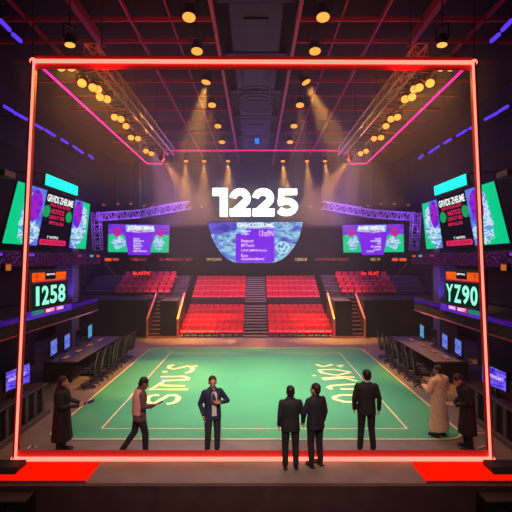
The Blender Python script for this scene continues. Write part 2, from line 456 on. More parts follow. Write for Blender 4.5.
M_pad = mat('seat_pad', rgb(242, 66, 100), .4)
def seat_mesh():
    mb = MB()
    mb.rbox((0, .17, .47), (.36, .09, .34), .035, M_seat, rot=(-.20, 0, 0))       # back, leaning away
    mb.rbox((0, -.04, .28), (.35, .40, .09), .035, M_pad, rot=(.10, 0, 0))       # pan
    mb.box((-.185, .02, .24), (.018, .30, .36), M_seat); mb.box((.185, .02, .24), (.018, .30, .36), M_seat); mb.box((0, .08, .12), (.06, .1, .24), M_black)
    return mb.mesh('stadium_seat', M_seat)
SEAT = seat_mesh()
def seat(loc, rz, label, group):
    o = bpy.data.objects.new('stadium_seat', SEAT); COL.objects.link(o); o.location = loc; o.rotation_euler = (0, 0, rz)
    return tag(o, label, 'seat', group)
NS = 9
for s in (-1, 1):
    for lev, (d0, z0, nr, rz) in {'lower': (LO0, LOz, NL, RZ_L), 'upper': (UP0, UPz, NU, RZ_U)}.items():
        for k in range(nr):
            row = 'front' if k == 0 else ('rearmost' if k == nr-1 else ORD[k])
            for j in range(NS):
                x = s*(.90+j*.39)
                seat((x, d0+DY*k, z0+rz*k+.02 if lev == 'lower' else z0+rz*k), 0,
                     f'red seat {ORD[j]} from the central stairs in {row} row of {lev} {SIDE[s]} block', f'red seats of the {lev} {SIDE[s]} block')

# corner stands, side stairs, black front walls
M_wallblk = mat('black_wall', rgb(24, 22, 26), .7, noise=.2, nscale=1)
for s in (-1, 1):
    S = SIDE[s]
    struct('trim_%d' % (3+s), MB().box((s*8.6, 26.4, 1.02), (5.1, 2.4, 2.04)), M_wallblk)
    mb = MB()
    for k in range(5): mb.box((s*7.8, 28+.7*k+1.4, (2.0+.28*k)/2), (6.6, 2.8, 2.0+.28*k))
    struct('seating_tier', mb, M_concrete)
    rot = -s*math.radians(14)
    for k in range(4):
        row = ['front', 'second', 'third', 'rearmost'][k]
        for j in range(8):
            x0 = s*(5.55+.44*j); y0 = 28.3+.7*k
            seat((x0, y0, 2.0+.28*k), rot, f'dim red seat {ORD[j]} from the middle in {row} row of {S} corner stand', f'red seats of the {S} corner stand')
    # staircase
    t = thing('side_staircase', f'steep black staircase with brassy handrails at {S} end of the central red seats', 'staircase', (s*5.13, 25, 0))
    mb = MB(); nb = MB()
    for k in range(10):
        z = .2*(k+1); y0 = 25+.24*k; mb.box((s*5.65, (y0+27.5)/2, z/2), (.62, 27.5-y0, z)); nb.box((s*5.65, y0-.006, z-.02), (.6, .03, .04))
    mb.build('stair_flight', M_stairs, t); nb.build('step_edge', M_rail, t)
    mb = MB(); mb.add([(s*x, y, z) for x in (4.38, 5.33) for y, z in ((24.98, 0), (27.4, 0), (27.4, 2.02), (24.98, 2.0))],
                      [(0,1,2,3),(7,6,5,4),(0,4,5,1),(1,5,6,2),(2,6,7,3),(3,7,4,0)])
    mb.build('dark_void_block', M_wallblk, t)  # black block stands in for the darkness in the stair opening
    for X in (5.98, 4.3):
        mb = MB(); top = (s*X, 27.1, 2.25)
        mb.bar((s*X, 24.7, .98), top, .10, .14); mb.bar((s*X, 24.7, 0), (s*X, 24.7, 1.0), .10, .10)
        mb.build('handrail', M_rail, t)
        MB().add([(s*(X+e), y, z) for e in (-.03, .03) for y, z in ((24.75, 0), (27.1, 0), (27.1, 2.1), (24.75, .9))],
                 [(0,1,2,3),(7,6,5,4),(0,4,5,1),(1,5,6,2),(2,6,7,3),(3,7,4,0)]).build('stringer', mat('stringer_brown', rgb(70, 40, 40), .5), t)
    MB().bar((s*5.98, 24.72, .05), (s*4.3, 24.72, .05), .08, .08).build('bottom_sill', M_rail, t)
    # railing on the corner stand
    t = thing('guard_railing', f'thin reddish guard railing along the front of the {S} corner stand', 'railing', (s*7.5, 27.4, 2.04))
    mb = MB(); M_gr = mat('railing_red', rgb(150, 60, 80), .4, .3)
    mb.tube([(s*4.3, 27.45, 3.0), (s*8.2, 27.45, 2.95)], .025, 6); mb.tube([(s*4.3, 27.45, 2.1), (s*8.9, 27.45, 2.1)], .025, 6)
    mb.tube([(s*8.2, 27.45, 2.95), (s*9.6, 28.6, 4.05)], .03, 6)
    mb.build('top_rail', M_gr, t)
    for k in range(6):
        MB().tube([(s*(4.5+.74*k), 27.45, 2.0), (s*(4.5+.74*k), 27.45, 3.0)], .022, 6).build('rail_post', M_gr, t)
    # lit exit style sign above the corner seats
    t = thing('red_sign', f'small red lit sign hanging above the {S} corner stand', 'sign', P(256+s*114, 273, 29.5))
    c = P(256+s*114, 273.2, 29.5); hw = .66; hh = .15
    slab_quad(MB(), c+Vector((-hw, .02, hh)), c+Vector((hw, .02, hh)), c+Vector((hw, .02, -hh)), c+Vector((-hw, .02, -hh)), (0, .08, 0)).build('sign_housing', M_black, t)
    cv = Canvas(c+Vector((-hw, .0, hh)), c+Vector((hw, .0, hh)), c+Vector((hw, .0, -hh)), c+Vector((-hw, .0, -hh)))
    cv.text('BLASTIC' if s < 0 else 'De 1S.AT', .05, .15, .95, .85, glow('red_led', rgb(255, 40, 40), 2.2), 1, .02)
    cv.build('sign_letters', None, t)
    MB().bar(c+Vector((0, .06, -.1)), (c.x, c.y+.06, 2.5), .05).build('post', M_black, t)

# ------------------------------------------------------------------ ribbon boards, balconies
M_rib = glow_noise('ribbon_speckle', [(0, (.001, 0, .002)), (.55, (.006, .002, .016)), (.61, rgb(130, 36, 90)), (.66, rgb(60, 44, 160)), (.72, rgb(150, 60, 110))], 1.0, 1, 4, stretch=(260, 9, 1))
R_OR = glow('ribbon_orange', rgb(230, 90, 40), 1); R_RD = glow('ribbon_red', rgb(170, 45, 60), 1)
R_CY = glow('ribbon_cyan', rgb(90, 190, 230), 1); R_YL = glow('ribbon_yellow', rgb(220, 180, 110), 1); R_PU = glow('ribbon_purple', rgb(110, 60, 230), 1)
t = thing('ribbon_display', 'thin dark LED ribbon board with small lettering across the rear of the hall', 'LED display', (0, 34.2, 4))
tl, tr, br, bl = Vector((-9.9, 34.2, 4.62)), Vector((9.9, 34.2, 4.62)), Vector((9.9, 34.2, 3.98)), Vector((-9.9, 34.2, 3.98))
slab_quad(MB(), tl, tr, br, bl, (0, .25, 0)).build('ribbon_housing', M_screenback, t)
cv = Canvas(tl, tr, br, bl)
def ru(px): return ((px-256)/F*34.2+9.9)/19.8
for px, wd, tx, mm in ((134, 8, 'O-SED', R_RD), (176, 34, 'XS MERDERT BET', R_RD), (140, 14, 'XELRC', R_RD), (214, 15, 'WOLSIVS', R_YL), (301, 12, 'CBELB', R_YL),
                       (332, 34, 'FWUDTS MD ERDET', R_RD), (375, 10, 'VEC 19', R_YL), (116, 6, 'ME', R_OR)):
    cv.text(tx, ru(px-wd/2), .34, ru(px+wd/2), .66, mm, 1, .01)
for px, wd, mm in ((101, 5, R_CY), (108, 7, R_OR), (395, 6, R_OR), (403, 7, R_OR), (410, 4, R_CY)): cv.rect(ru(px-wd/2), .35, ru(px+wd/2), .7, mm, 1)
cv.build('ribbon_screen', None, t)
for s in (-1, 1):
    S = SIDE[s]
    t = thing('ribbon_display', f'dark speckled purple and red LED ribbon under the big {S} wall screen', 'LED display', (s*8.3, 15, 4))
    tl, tr, br, bl = Vector((s*8.3, 8.8, 4.62)), Vector((s*8.3, 24, 4.62)), Vector((s*8.3, 24, 4.05)), Vector((s*8.3, 8.8, 4.05))
    slab_quad(MB(), tl, tr, br, bl, (s*.2, 0, 0)).build('ribbon_housing', M_screenback, t)
    cv = Canvas(tl, tr, br, bl); cv.rect(0, .1, 1, .95, M_rib, 0)
    for u, mm in ((.36, R_PU), (.50, R_PU), (.96, R_OR), (.9, R_CY), (.80, R_RD)): cv.rect(u, .16, u+.03, .32, mm, 1)
    cv.build('ribbon_screen', None, t)
    # balcony with glowing edge
    mb = MB().box((s*9.0, 13.3, 2.38), (5.0, 10.4, .34)).box((s*6.52, 13.3, 2.66), (.06, 10.4, .22))
    struct('balcony_slab', mb, M_dark)
    struct('wall_%s_lower' % S, MB().box((s*9.2, 13.5, 1.1), (.2, 10.0, 2.2)), M_wallblk)
    struct('wall_%s_upper' % S, MB().box((s*9.3, 16.4, 5.6), (.2, 15.2, 6.0)), M_dark)
    e = thing('edge_light_strip', f'purple and pink light strip glowing along the edge of the {S} balcony', 'light strip', (s*6.46, 14, 2.6))
    M_es = glow_noise('edge_strip_glow', [(0, rgb(50, 20, 120)), (.45, rgb(90, 30, 190)), (.55, rgb(50, 40, 220)), (.65, rgb(160, 40, 150))], .35, 3, 3, stretch=(5, 1, 1))
    cv = Canvas((s*6.47, 8.2, 2.74), (s*6.47, 18.4, 2.74), (s*6.47, 18.4, 2.60), (s*6.47, 8.2, 2.60)); cv.rect(0, 0, 1, 1, M_es)
    cv.build('strip_lens', None, e)
    MB().tube([(s*6.46, 8.2, 2.25), (s*6.46, 18.4, 2.25)], .03, 6).build('lower_trim', mat('trim_copper', rgb(150, 60, 60), .4, .3), e)
    # blue lit column
    struct('column', MB().box((s*8.9, 21.2, 3.0), (.8, .8, 6)), mat('column_grey', rgb(120, 110, 150), .6))
    lamp('SPOT', 'column_uplight', (s*8.0, 20.2, 2.2), 120, (.2, .1, 1), (s*8.7, 21, 3.6), .1, 70, 1)

# ------------------------------------------------------------------ screens
G_green = glow('led_green', rgb(0, 205, 140), 1.0); G_teal = glow('led_teal', rgb(10, 225, 190), 1.0); G_purple = glow('led_purple', rgb(120, 30, 225), 1.1)
G_blue = glow_noise('led_blue', [(.3, rgb(80, 80, 215)), (.55, rgb(100, 130, 235)), (.7, rgb(130, 90, 230))], 1.0, 7)
G_spl = glow_noise('led_splash', [(.34, rgb(40, 190, 200)), (.43, rgb(110, 140, 235)), (.49, rgb(225, 240, 252)), (.56, rgb(190, 225, 245)), (.62, rgb(80, 200, 210)), (.68, rgb(130, 150, 240))], 1.0, 13)
G_spl2 = glow_noise('led_splash_purple', [(.35, rgb(90, 20, 200)), (.5, rgb(130, 30, 225)), (.58, rgb(190, 30, 160)), (.68, rgb(90, 40, 220))], 1.0, 9)
G_white = glow('led_white', rgb(255, 255, 255), 1.1); G_pink = glow('led_pink', rgb(235, 40, 100), 1.0); G_dk = glow('led_black', rgb(12, 8, 26), 1)
G_mag = glow('led_magenta', rgb(215, 30, 140), 1.0); G_cyan = glow('led_cyan', rgb(20, 250, 225), 1.35)
G_mag2 = glow_noise('led_magenta_mix', [(.4, rgb(215, 30, 130)), (.55, rgb(160, 30, 190)), (.62, rgb(110, 60, 220))], 1, 12); G_grn2 = glow('led_deep_green', rgb(20, 160, 90), 1)
def hit(px, py, a, b, c):
    """where the sight line of a photo point meets the plane of three corners"""
    n = (b-a).cross(c-a); o = Vector((0, 0, CAMZ)); d = P(px, py, 1)-o; return o+d*((a-o).dot(n)/d.dot(n))
def mirx(v, s): return Vector((-v.x*s, v.y, v.z))
def P2(s, px, py, d): v = P(px, py, d); return Vector((-v.x*s, v.y, v.z))     # left side pixel, mirrored for s=+1
for s in (-1, 1):
    S = SIDE[s]
    tl, tr, br, bl = P2(s, 18, 181, 14.5), P2(s, 90, 204, 20), None, P2(s, 2, 243, 14.5)
    br = mirx(hit(85.5, 249, P(18, 181, 14.5), P(90, 204, 20), P(2, 243, 14.5)), s)
    t = thing('wall_screen', f'large tilted LED screen of green and purple artwork on the {S} side wall', 'screen', (tl+tr+br+bl)/4)
    slab_quad(MB(), tl+(tl-br)*.004, tr+(tr-bl)*.004, br+(br-tl)*.004, bl+(bl-tr)*.004, (s*.06, 0, 0)).build('screen_housing', M_screenback, t)
    cv = Canvas(tl, tr, br, bl, near=.725)
    # u runs from the near end to the far end
    cv.rect(0, 0, 1, 1, G_green, 0)
    cv.poly([(.18, 0), (.43, 0), (.43, 1), (.30, 1), (.26, .75), (.17, .45)], G_blue, 1)
    cv.disc(.21, .52, .075, .42, G_spl, 2, 40, .22, 3); cv.disc(.30, .78, .10, .2, G_spl, 3, 30, .25, 5)
    cv.disc(.29, .30, .085, .27, G_spl2, 4, 28, .10, 4)
    cv.rect(.40, 0, .79, 1, G_dk, 5)
    cv.poly([(.79, 0), (.90, 0), (.96, .4), (.88, 1), (.77, 1)], G_blue, 1); cv.disc(.93, .45, .05, .36, G_spl, 2, 40, .22, 8); cv.disc(.86, .72, .07, .25, G_spl, 3, 40, .22, 9)
    cv.disc(.85, .29, .055, .27, G_spl2, 4, 28, .10, 6)
    mir = (lambda a, b: (a, b)) if s < 0 else (lambda a, b: (b, a))
    def tx(txt, u0, v0, u1, v1, mm, bold=.02):
        u0, u1 = mir(u0, u1); cv.text(txt, u0, v0, u1, v1, mm, 6, bold)
    tx('GRVIDS ZHEUME', .42, .05, .77, .18, G_white, .03)
    tx('BEPDIN TNODUNS DERT', .47, .20, .74, .255, G_pink)
    tx('NOTICE', .50, .29, .67, .38, G_pink, .03); tx('DENUT SRE', .49, .41, .68, .48, G_pink); tx('BETOILURS', .50, .52, .68, .58, G_pink)
    cv.disc(.44, .36, .045, .115, G_grn2, 6, 20, .08, 2); cv.disc(.735, .385, .04, .11, G_grn2, 6, 20, .08, 5)
    tx('T W/TPO', .50, .80, .64, .85, G_white)
    cv.poly([(.42, .885), (.43, .87), (.73, .865), (.74, .88), (.74, .955), (.73, .97), (.43, .975), (.42, .96)], G_pink, 6)
    u0, u1 = mir(.44, .72); cv.text('BETOD ROSHIN', u0, .89, u1, .95, mat('pink_dark', rgb(120, 10, 50)), 7, .01)
    cv.build('screen_display', None, t)
    # cyan light panel above it
    a, b, c, d = P2(s, 46, 173.5, 15.4), P2(s, 78, 186.5, 18.1), None, P2(s, 45, 184.6, 15.4)
    c = mirx(hit(77.3, 195.8, P(46, 173.5, 15.4), P(78, 186.5, 18.1), P(45, 184.6, 15.4)), s)
    t = thing('light_panel', f'plain glowing cyan panel mounted above the big {S} wall screen', 'light panel', (a+b+c+d)/4)
    slab_quad(MB(), a, b, c, d, (s*.12, 0, .0)).build('panel_housing', M_screenback, t)
    cv = Canvas(a, b, c, d); cv.rect(0, 0, 1, 1, G_cyan); cv.build('panel_lens', None, t)
    mb = MB()
    for x in (a, b): mb.bar(x+Vector((s*.1, 0, 0)), x+Vector((s*1.7, 0, .1)), .05)
    mb.build('wall_bracket', M_black, t)
    # score display on the balcony
    X = s*6.4
    def Q(px, py): d_ = 6.4*F/(256-px); return Vector((X, d_, CAMZ+(HY-py)/F*d_))
    tl, tr, br, bl = Q(29.5, 270.5), Q(67.5, 268.9), Q(67.5, 303.3), Q(29.5, 310.5)
    t = thing('score_display', f'black score screen reading {"1258" if s < 0 else "YZ90"} in pale green standing on the {S} balcony edge', 'screen', (X, tl.y, 2.77))
    slab_quad(MB(), tl, tr, br, bl, (s*.15, 0, 0)).build('screen_housing', M_screenback, t)
    cv = Canvas(tl, tr, br, bl, near=.85); G_or = glow_noise('led_orange', [(.3, rgb(225, 50, 20)), (.6, rgb(250, 105, 20)), (.7, rgb(235, 60, 30))], 1.0, 9)
    cv.rect(.06, .07, .96, .29, G_or, 0); cv.rect(.40, .06, .68, .26, G_dk, 1)
    u0, u1 = mir(.44, .66); cv.text('BETWA', u0, .10, u1, .15, G_white, 2, .03)
    cv.rect(.06, .30, .96, .315, G_pink, 1)
    cv.rect(.07, .36, .96, .97, glow('led_panel_green', rgb(2, 34, 26), 1), 0)
    G_dig = glow('digit_mint', rgb(150, 255, 220), 1.15)
    dig = '1258' if s < 0 else 'YZ90'
    for k, ch in enumerate(dig):
        w0 = (.10 if s < 0 else .045)+.215*k
        u0, u1 = (w0+(.06 if ch == '1' else 0), w0+(.15 if ch == '1' else .19)) if s < 0 else (1-w0-.0, 1-w0-.19)
        cv.text(ch, u0, .42, u1, .92, G_dig, 1, .03)
    cv.build('screen_display', None, t)
    MB().box((X+s*.12, (tl.y+tr.y)/2, 2.66), (.1, tr.y-tl.y, .22)).build('stand_rail', M_black, t)
    MB().bar((X, tl.y-.05, 2.72), (X, tl.y-.05, 3.98), .05).build('edge_post', mat('trim_copper', (.2, .05, .05)), t)
    # coloured sponsor strip below
    t = thing('led_strip_board', f'low strip of coloured LED tiles under the {S} balcony score screen', 'LED display', (X, tl.y, 2.55))
    tl, tr, br, bl = Q(26, 312.2), Q(72, 302.8), Q(72, 309.5), Q(26, 321.5)
    slab_quad(MB(), tl, tr, br, bl, (s*.04, 0, 0)).build('strip_housing', M_screenback, t)
    cv = Canvas(tl, tr, br, bl)
    for u0, u1, mm in ((.02, .10, glow('tile_blue', rgb(70, 40, 230), 1.1)), (.11, .34, glow('tile_teal', rgb(40, 130, 130), .9)), (.36, .58, glow('tile_pink', rgb(235, 60, 150), 1)),
                       (.60, .78, glow('tile_violet', rgb(200, 110, 235), 1)), (.80, .98, glow('tile_purple', rgb(90, 40, 190), 1))):
        cv.rect(u0, .05, u1, .60, mm, 0)
    cv.rect(.0, .66, 1, .95, glow('tile_purple', rgb(90, 40, 190), 1), 0)
    u0, u1 = mir(.39, .55); cv.text('BET', u0, .16, u1, .5, G_white, 1, .02); u0, u1 = mir(.63, .76); cv.text('WIN', u0, .16, u1, .5, G_white, 1, .02)
    cv.build('strip_tiles', None, t)
    # small wall lamps
    v = P2(s, 8.5, 267.5, 13.6); t = thing('wall_lamp', f'small square orange lamp on the wall at the far {S}', 'lamp', v)
    MB().rbox(v+Vector((s*.08, 0, 0)), (.12, .30, .24), .02).build('lamp_body', M_black, t)
    MB().box(v, (.03, .24, .18)).build('lamp_lens', glow('amber_soft', rgb(190, 100, 40), 1), t)
    v = P2(s, 2, 174, 13.2); t = thing('speaker_cabinet', f'dim grey box speaker high on the {S} wall beside the wall screen', 'speaker', v)
    MB().rbox(v, (.5, .6, .2), .03).build('cabinet', mat('grey_box', rgb(90, 80, 90), .6), t)
    MB().box(v+Vector((s*.7, 0, 0)), (1.0, .06, .06)).build('bracket', M_black, t)

# middle distance screens
for s in (-1, 1):
    S = SIDE[s]; D = 30
    def R_(px, py): return P(px if s < 0 else 512-px, py, D)
    tl, tr, br, bl = R_(108.5, 224), R_(169.5, 225), R_(168.5, 252.5), R_(108, 252)
    t = thing('hall_screen', f'mid-sized screen with purple panel and green figures above the {S} corner stand', 'screen', bl)
    slab_quad(MB(), tl, tr, br, bl, (0, .2, 0)).build('screen_housing', M_screenback, t)
    cv = Canvas(tl, tr, br, bl); 
    cv.rect(0, 0, 1, 1, glow_noise('led_violet', [(.35, rgb(95, 40, 200)), (.6, rgb(140, 60, 230)), (.7, rgb(70, 60, 210))], 1, 6), 0)
    cv.poly([(0, .38), (.16, .30), (.28, .42), (.36, 1), (0, 1)], G_green, 1); cv.poly([(1, .38), (.84, .30), (.76, .42), (.68, 1), (1, 1)], G_green, 1)
    cv.disc(.15, .30, .07, .16, G_mag2, 2, 20, .3, 3); cv.disc(.86, .30, .07, .16, G_mag2, 2, 20, .3, 4)
    cv.disc(.17, .66, .10, .24, G_spl, 3, 30, .35, 5); cv.disc(.84, .66, .08, .24, G_spl, 3, 30, .35, 6)
    cv.poly([(.26, .28), (.74, .28), (.70, 1.1), (.34, 1.1)], G_purple, 4)
    cv.poly([(.28, .03), (.74, .03), (.77, .24), (.5, .30), (.30, .26)], G_spl, 5)
    cv.text('SVTUDRBE UENNUE', .32, .06, .74, .18, G_white, 6, .03); cv.text('BET ROIMES SUNT', .36, .20, .70, .29, G_mag, 6, .01)
    if s < 0: L = ((.42, .52, .10), (.42, .60, .17), (.42, .69, .12), (.42, .78, .15), (.42, .87, .12), (.42, .96, .22))
    else: L = ((.38, .52, .10), (.38, .60, .17), (.38, .69, .06), (.38, .80, .17), (.38, .90, .12), (.5, .97, .12))
    for k, (u, v, wd) in enumerate(L):
        u0 = u if s < 0 else u
        cv.text(['EUNUT', 'MERDITS', 'SOENB', 'BERIUTS', 'TNEUS', 'RBETOINWUS'][k], u0, v-.03, u0+wd, v+.03, G_white, 6, .01)
    cv.build('screen_display', None, t)
    c_ = (tl+tr)/2+Vector((0, .25, -.3)); MB().bar(c_, (c_.x, c_.y, 12.3), .08).build('hanger', M_black, t)
    # purple truss arms
    t = thing('lighting_truss', f'purple lit lattice truss rising over the {S} corner screen', 'truss', R_(150, 214))
    mb = MB(); truss(mb, R_(98, 217), R_(140, 214), .5, .5, .03, 7, side=(0, 1, 0)); truss(mb, R_(140, 214), R_(190, 205), .5, .5, .03, 8, side=(0, 1, 0)); mb.build('truss_beam', M_alu, t)
    mb = MB(); truss(mb, R_(98, 250), R_(96, 212), .5, .5, .03, 6, side=(0, 1, 0)); mb.build('truss_tower', M_alu, t)
    for q in ((110, 222), (160, 221), (180, 214)):
        v = R_(*q); lamp('POINT', 'truss_light', (v.x, v.y-1.2, v.z+.4), 130, (.35, .08, 1), size=.15)
    # string of small lamps above
    for k, (px, py, mm) in enumerate(((104, 204, 0), (118, 203, 0), (131, 203, 0), (144, 205, 0), (152, 205.5, 0), (165, 206, 1), (174, 206, 1), (190, 206, 1), (202, 206, 2))):
        v = P(px if s < 0 else 512-px, py, 31)
        t = thing('rig_lamp', f'tiny {["amber", "pinkish", "violet"][mm]} lamp, {ORD[k]} from the outer end of the {S} rear row', 'lamp', v, f'tiny lamps over the {S} hall screen')
        MB().lathe([(.05, .14), (.11, .12), (.12, -.04), (.09, -.06)], v, 10).build('lamp_body', M_black, t)
        MB().ell(v+Vector((0, -.05, -.07)), (.10, .07, .05)).build('lamp_lens', glow('tiny_%d' % mm, [rgb(210, 110, 60), rgb(200, 70, 130), rgb(120, 60, 220)][mm], .8), t)
        MB().bar(v+Vector((0, 0, .12)), (v.x, v.y, 12.3), .02).build('hanger', M_black, t)

# centre scoreboard and number
D = 26
c = P(255.5, 222, D); hw = 95/F*D/2; ht = 41/F*D
tl, tr, br, bl = c+Vector((-hw, 0, 0)), c+Vector((hw, 0, 0)), c+Vector((hw, 0, -ht)), c+Vector((-hw, 0, -ht))
shape = [(0, 0), (1, 0), (.985, .18), (.955, .4), (.91, .6), (.85, .78), (.78, .91), (.70, .985), (.64, 1), (.34, 1), (.28, .985), (.21, .91), (.14, .78), (.09, .6), (.045, .4), (.015, .18)]
t = thing('scoreboard', 'bowl shaped hanging video scoreboard with a purple panel in mid hall', 'scoreboard', c)
cv = Canvas(tl, tr, br, bl)
mb = MB(); n = len(shape); sh = [(.5+(u-.5)*1.02, .5+(v-.5)*1.03) for u, v in shape]
f = [cv.at(u, v, -1) for u, v in sh]; b = [x+Vector((0, .5, 0)) for x in f]
mb.add(f+b, [tuple(range(n)), tuple(range(2*n-1, n-1, -1))]+[(i, i+n, (i+1) % n+n, (i+1) % n) for i in range(n)]); mb.build('scoreboard_housing', M_screenback, t)
cv.poly(shape, glow_noise('led_ice', [(.32, rgb(60, 60, 170)), (.42, rgb(100, 120, 215)), (.5, rgb(110, 175, 220)), (.57, rgb(170, 220, 235)), (.64, rgb(90, 100, 200)), (.7, rgb(140, 190, 230))], 1.0, 7, 8), 0)
cv.poly([(0, 0), (.30, 0), (.30, .2), (.1, .3), (.03, .3)], glow_noise('led_deep', [(.4, rgb(60, 50, 170)), (.6, rgb(95, 90, 215))], 1, 9), 1)
cv.poly([(.29, .30), (.33, .27), (.40, .28), (.40, .16), (.70, .16), (.70, .95), (.66, .995), (.33, .995), (.29, .95)], G_purple, 2)
cv.text('GNVCOZEUME', .31, .03, .69, .13, G_white, 3, .03); cv.text('dbpe', .35, .19, .45, .26, G_white, 3, .01); cv.text('hugh', .35, .27, .43, .32, G_white, 3, .01)
cv.text('13:a9N', .54, .20, .69, .35, glow('led_lilac', rgb(235, 190, 255), 1.1), 3, .02)
for k, (v, wd, s_) in enumerate(((.46, .13, 'Rezauut'), (.57, .14, 'BPTuoct'), (.70, .27, 'UNC.JMNUnoca'), (.82, .07, 'Ruro'), (.90, .24, 'rocnmovdtiord'))):
    cv.text(s_, .35, v-.04, .35+wd, v+.035, glow('led_pale', rgb(250, 205, 250), 1.0), 3, .02)
cv.ring(.785, .62, .07, .15, .22, glow('led_pale_blue', rgb(190, 235, 245), 1), 3); cv.stroke([(.755, .62), (.775, .70), (.80, .62), (.82, .55)], .05, glow('led_pale_blue', (.5, .8, .9), 1), 3, 2.3); cv.disc(.77, .54, .015, .035, glow('led_pale_blue', (.5, .8, .9), 1), 3)
cv.build('screen_display', None, t)
mb = MB()
for x in (-2.2, 2.2): mb.tube([(x, 26.2, c.z-.1), (x, 26.2, 12.3)], .02, 5)
mb.build('suspension_cable', M_black, t)
# glowing number 1225, solid digits
def strokes_solid(paths, wd, x0, x1, z0, z1, y, dep, asp):
    mb = MB()
    for pth in paths:
        q = [Vector((x0+u*(x1-x0), z1+(z0-z1)*v)) for u, v in pth]; L = []; W = wd*(z1-z0)
        for i, p in enumerate(q):
            d0 = (q[i]-q[i-1]).normalized() if i else (q[1]-q[0]).normalized(); d1 = (q[i+1]-q[i]).normalized() if i < len(q)-1 else d0
            n0 = Vector((-d0.y, d0.x)); nn = n0+Vector((-d1.y, d1.x)); nn = nn.normalized(); nn = nn/max(.5, nn.dot(n0))
            L.append((p+nn*W/2, p-nn*W/2))
        for i in range(len(q)-1):
            a, b_ = L[i]; c_, d_ = L[i+1]
            vs = [(v.x, yy, v.y) for yy in (y-.004*len(mb.f), y+dep) for v in (a, c_, d_, b_)]
            mb.add(vs, [(0,1,2,3),(7,6,5,4),(0,4,5,1),(1,5,6,2),(2,6,7,3),(3,7,4,0)])
    return mb
def arc(cx, cy_, rx, ry, a0, a1, n=12): return [(cx+rx*math.cos(math.radians(a0+(a1-a0)*k/n)), cy_+ry*math.sin(math.radians(a0+(a1-a0)*k/n))) for k in range(n+1)]
one = [[(0.0, .13), (.70, .13)], [(.68, 0), (.68, 1)]]
two = [arc(.485, .37, .335, .235, 188, 378, 16)+[(.66, .56), (.24, .86)], [(.03, .87), (.99, .87)]]
five = [[(.94, .13), (.12, .13)], [(.26, .03), (.215, .56)], [(.10, .53)]+arc(.455, .665, .375, .205, 262, 508, 18)]
t = thing('number_sign', 'large glowing white number 1225 hanging above the bowl shaped scoreboard', 'sign', P(255, 216, 25.9))
G_num = glow('number_white', (1, 1, 1), 2.6)
za, zb = P(0, 216.5, 25.9).z, P(0, 188, 25.9).z
for ch, p0, p1 in ((one, 212.5, 229), (two, 229.5, 251), (two, 252, 274.5), (five, 276, 298.5)):
    strokes_solid(ch, {id(one): .27, id(two): .235, id(five): .21}[id(ch)], P(p0, 0, 25.9).x, P(p1, 0, 25.9).x, za, zb, 25.9, .18, 1).build('digit', G_num, t)
mb = MB()
for x in (-2.3, -.8, .6, 2.2): mb.tube([(x, 26.0, zb-.1), (x, 26.0, 12.1)], .012, 5)
mb.bar((-2.45, 26.12, za+.25), (2.45, 26.12, za+.25), .06); mb.bar((-2.45, 26.12, zb-.25), (2.45, 26.12, zb-.25), .06)
mb.build('support_frame', M_black, t)

# ------------------------------------------------------------------ neon frame round the court
NEON = glow('neon_red', (3.0, .42, .30), 1.0); NEON_P = glow('neon_pink', (1.3, .035, .50), 1.0); NEON_B = glow('neon_magenta', (1.0, .02, .24), 1.0)
t = thing('neon_frame', 'huge red and pink neon tube frame standing round the court', 'neon frame', (0, 9.65, 0))
A, B = P(14.5, 460.5, 9.65), P(491.5, 461, 9.65); Cc, Dd = P(33, 61, 10.4), P(474, 62.5, 10.4)
A.z = max(A.z, .04); B.z = max(B.z, .04)
r = .045
M_halo = mat('halo_red', rgb(200, 46, 42), .6); NY = (Cc-A).cross(B-A).normalized(); NY = NY if NY.y > 0 else -NY
for p, q in ((A, B), (A, Cc), (B, Dd), (Cc, Dd)):
    MB().tube([p, q], r, 10).build('neon_tube', NEON, t)
    o_ = NY*.06+Vector((0, 0, .02 if p.z < 1 and q.z < 1 else 0)); d_ = (q-p).normalized()
    MB().bar(p+o_, q+o_, .26 if abs(d_.z) > .5 else .03, .03 if abs(d_.z) > .5 else .30).build('halo_strip', M_halo, t, 'added red strip for the halo of the tube')  # strip added behind each tube to stand in for its red halo
for px, qx, ex, fx in ((36.5, 147, 162, 165), (470.5, 366.5, 351, 347)):
    p = P(px, 62.5, 10.4); q = P(qx, 163.5, 22); e = P(ex, 164, 22); f = P(fx, 150.5, 22)
    MB().tube([p, q, e], .032, 8).build('neon_tube', NEON_P, t, 'pink neon tube')
    MB().tube([e, f], .03, 8).build('neon_tube', NEON_B, t, 'magenta neon tube')
MB().tube([P(165, 150.5, 22), P(347, 150.5, 22)], .042, 8).build('neon_tube', NEON_B, t, 'magenta neon tube')
for p in (A, B, Cc, Dd): MB().ell(p, (.075, .075, .075)).build('corner_joint', NEON, t)
mb = MB()
for q in (Cc, Dd, P(147, 163.5, 22), P(366.5, 163.5, 22)): mb.tube([q, (q.x, q.y, 12)], .012, 5)
mb.build('suspension_cable', M_black, t)

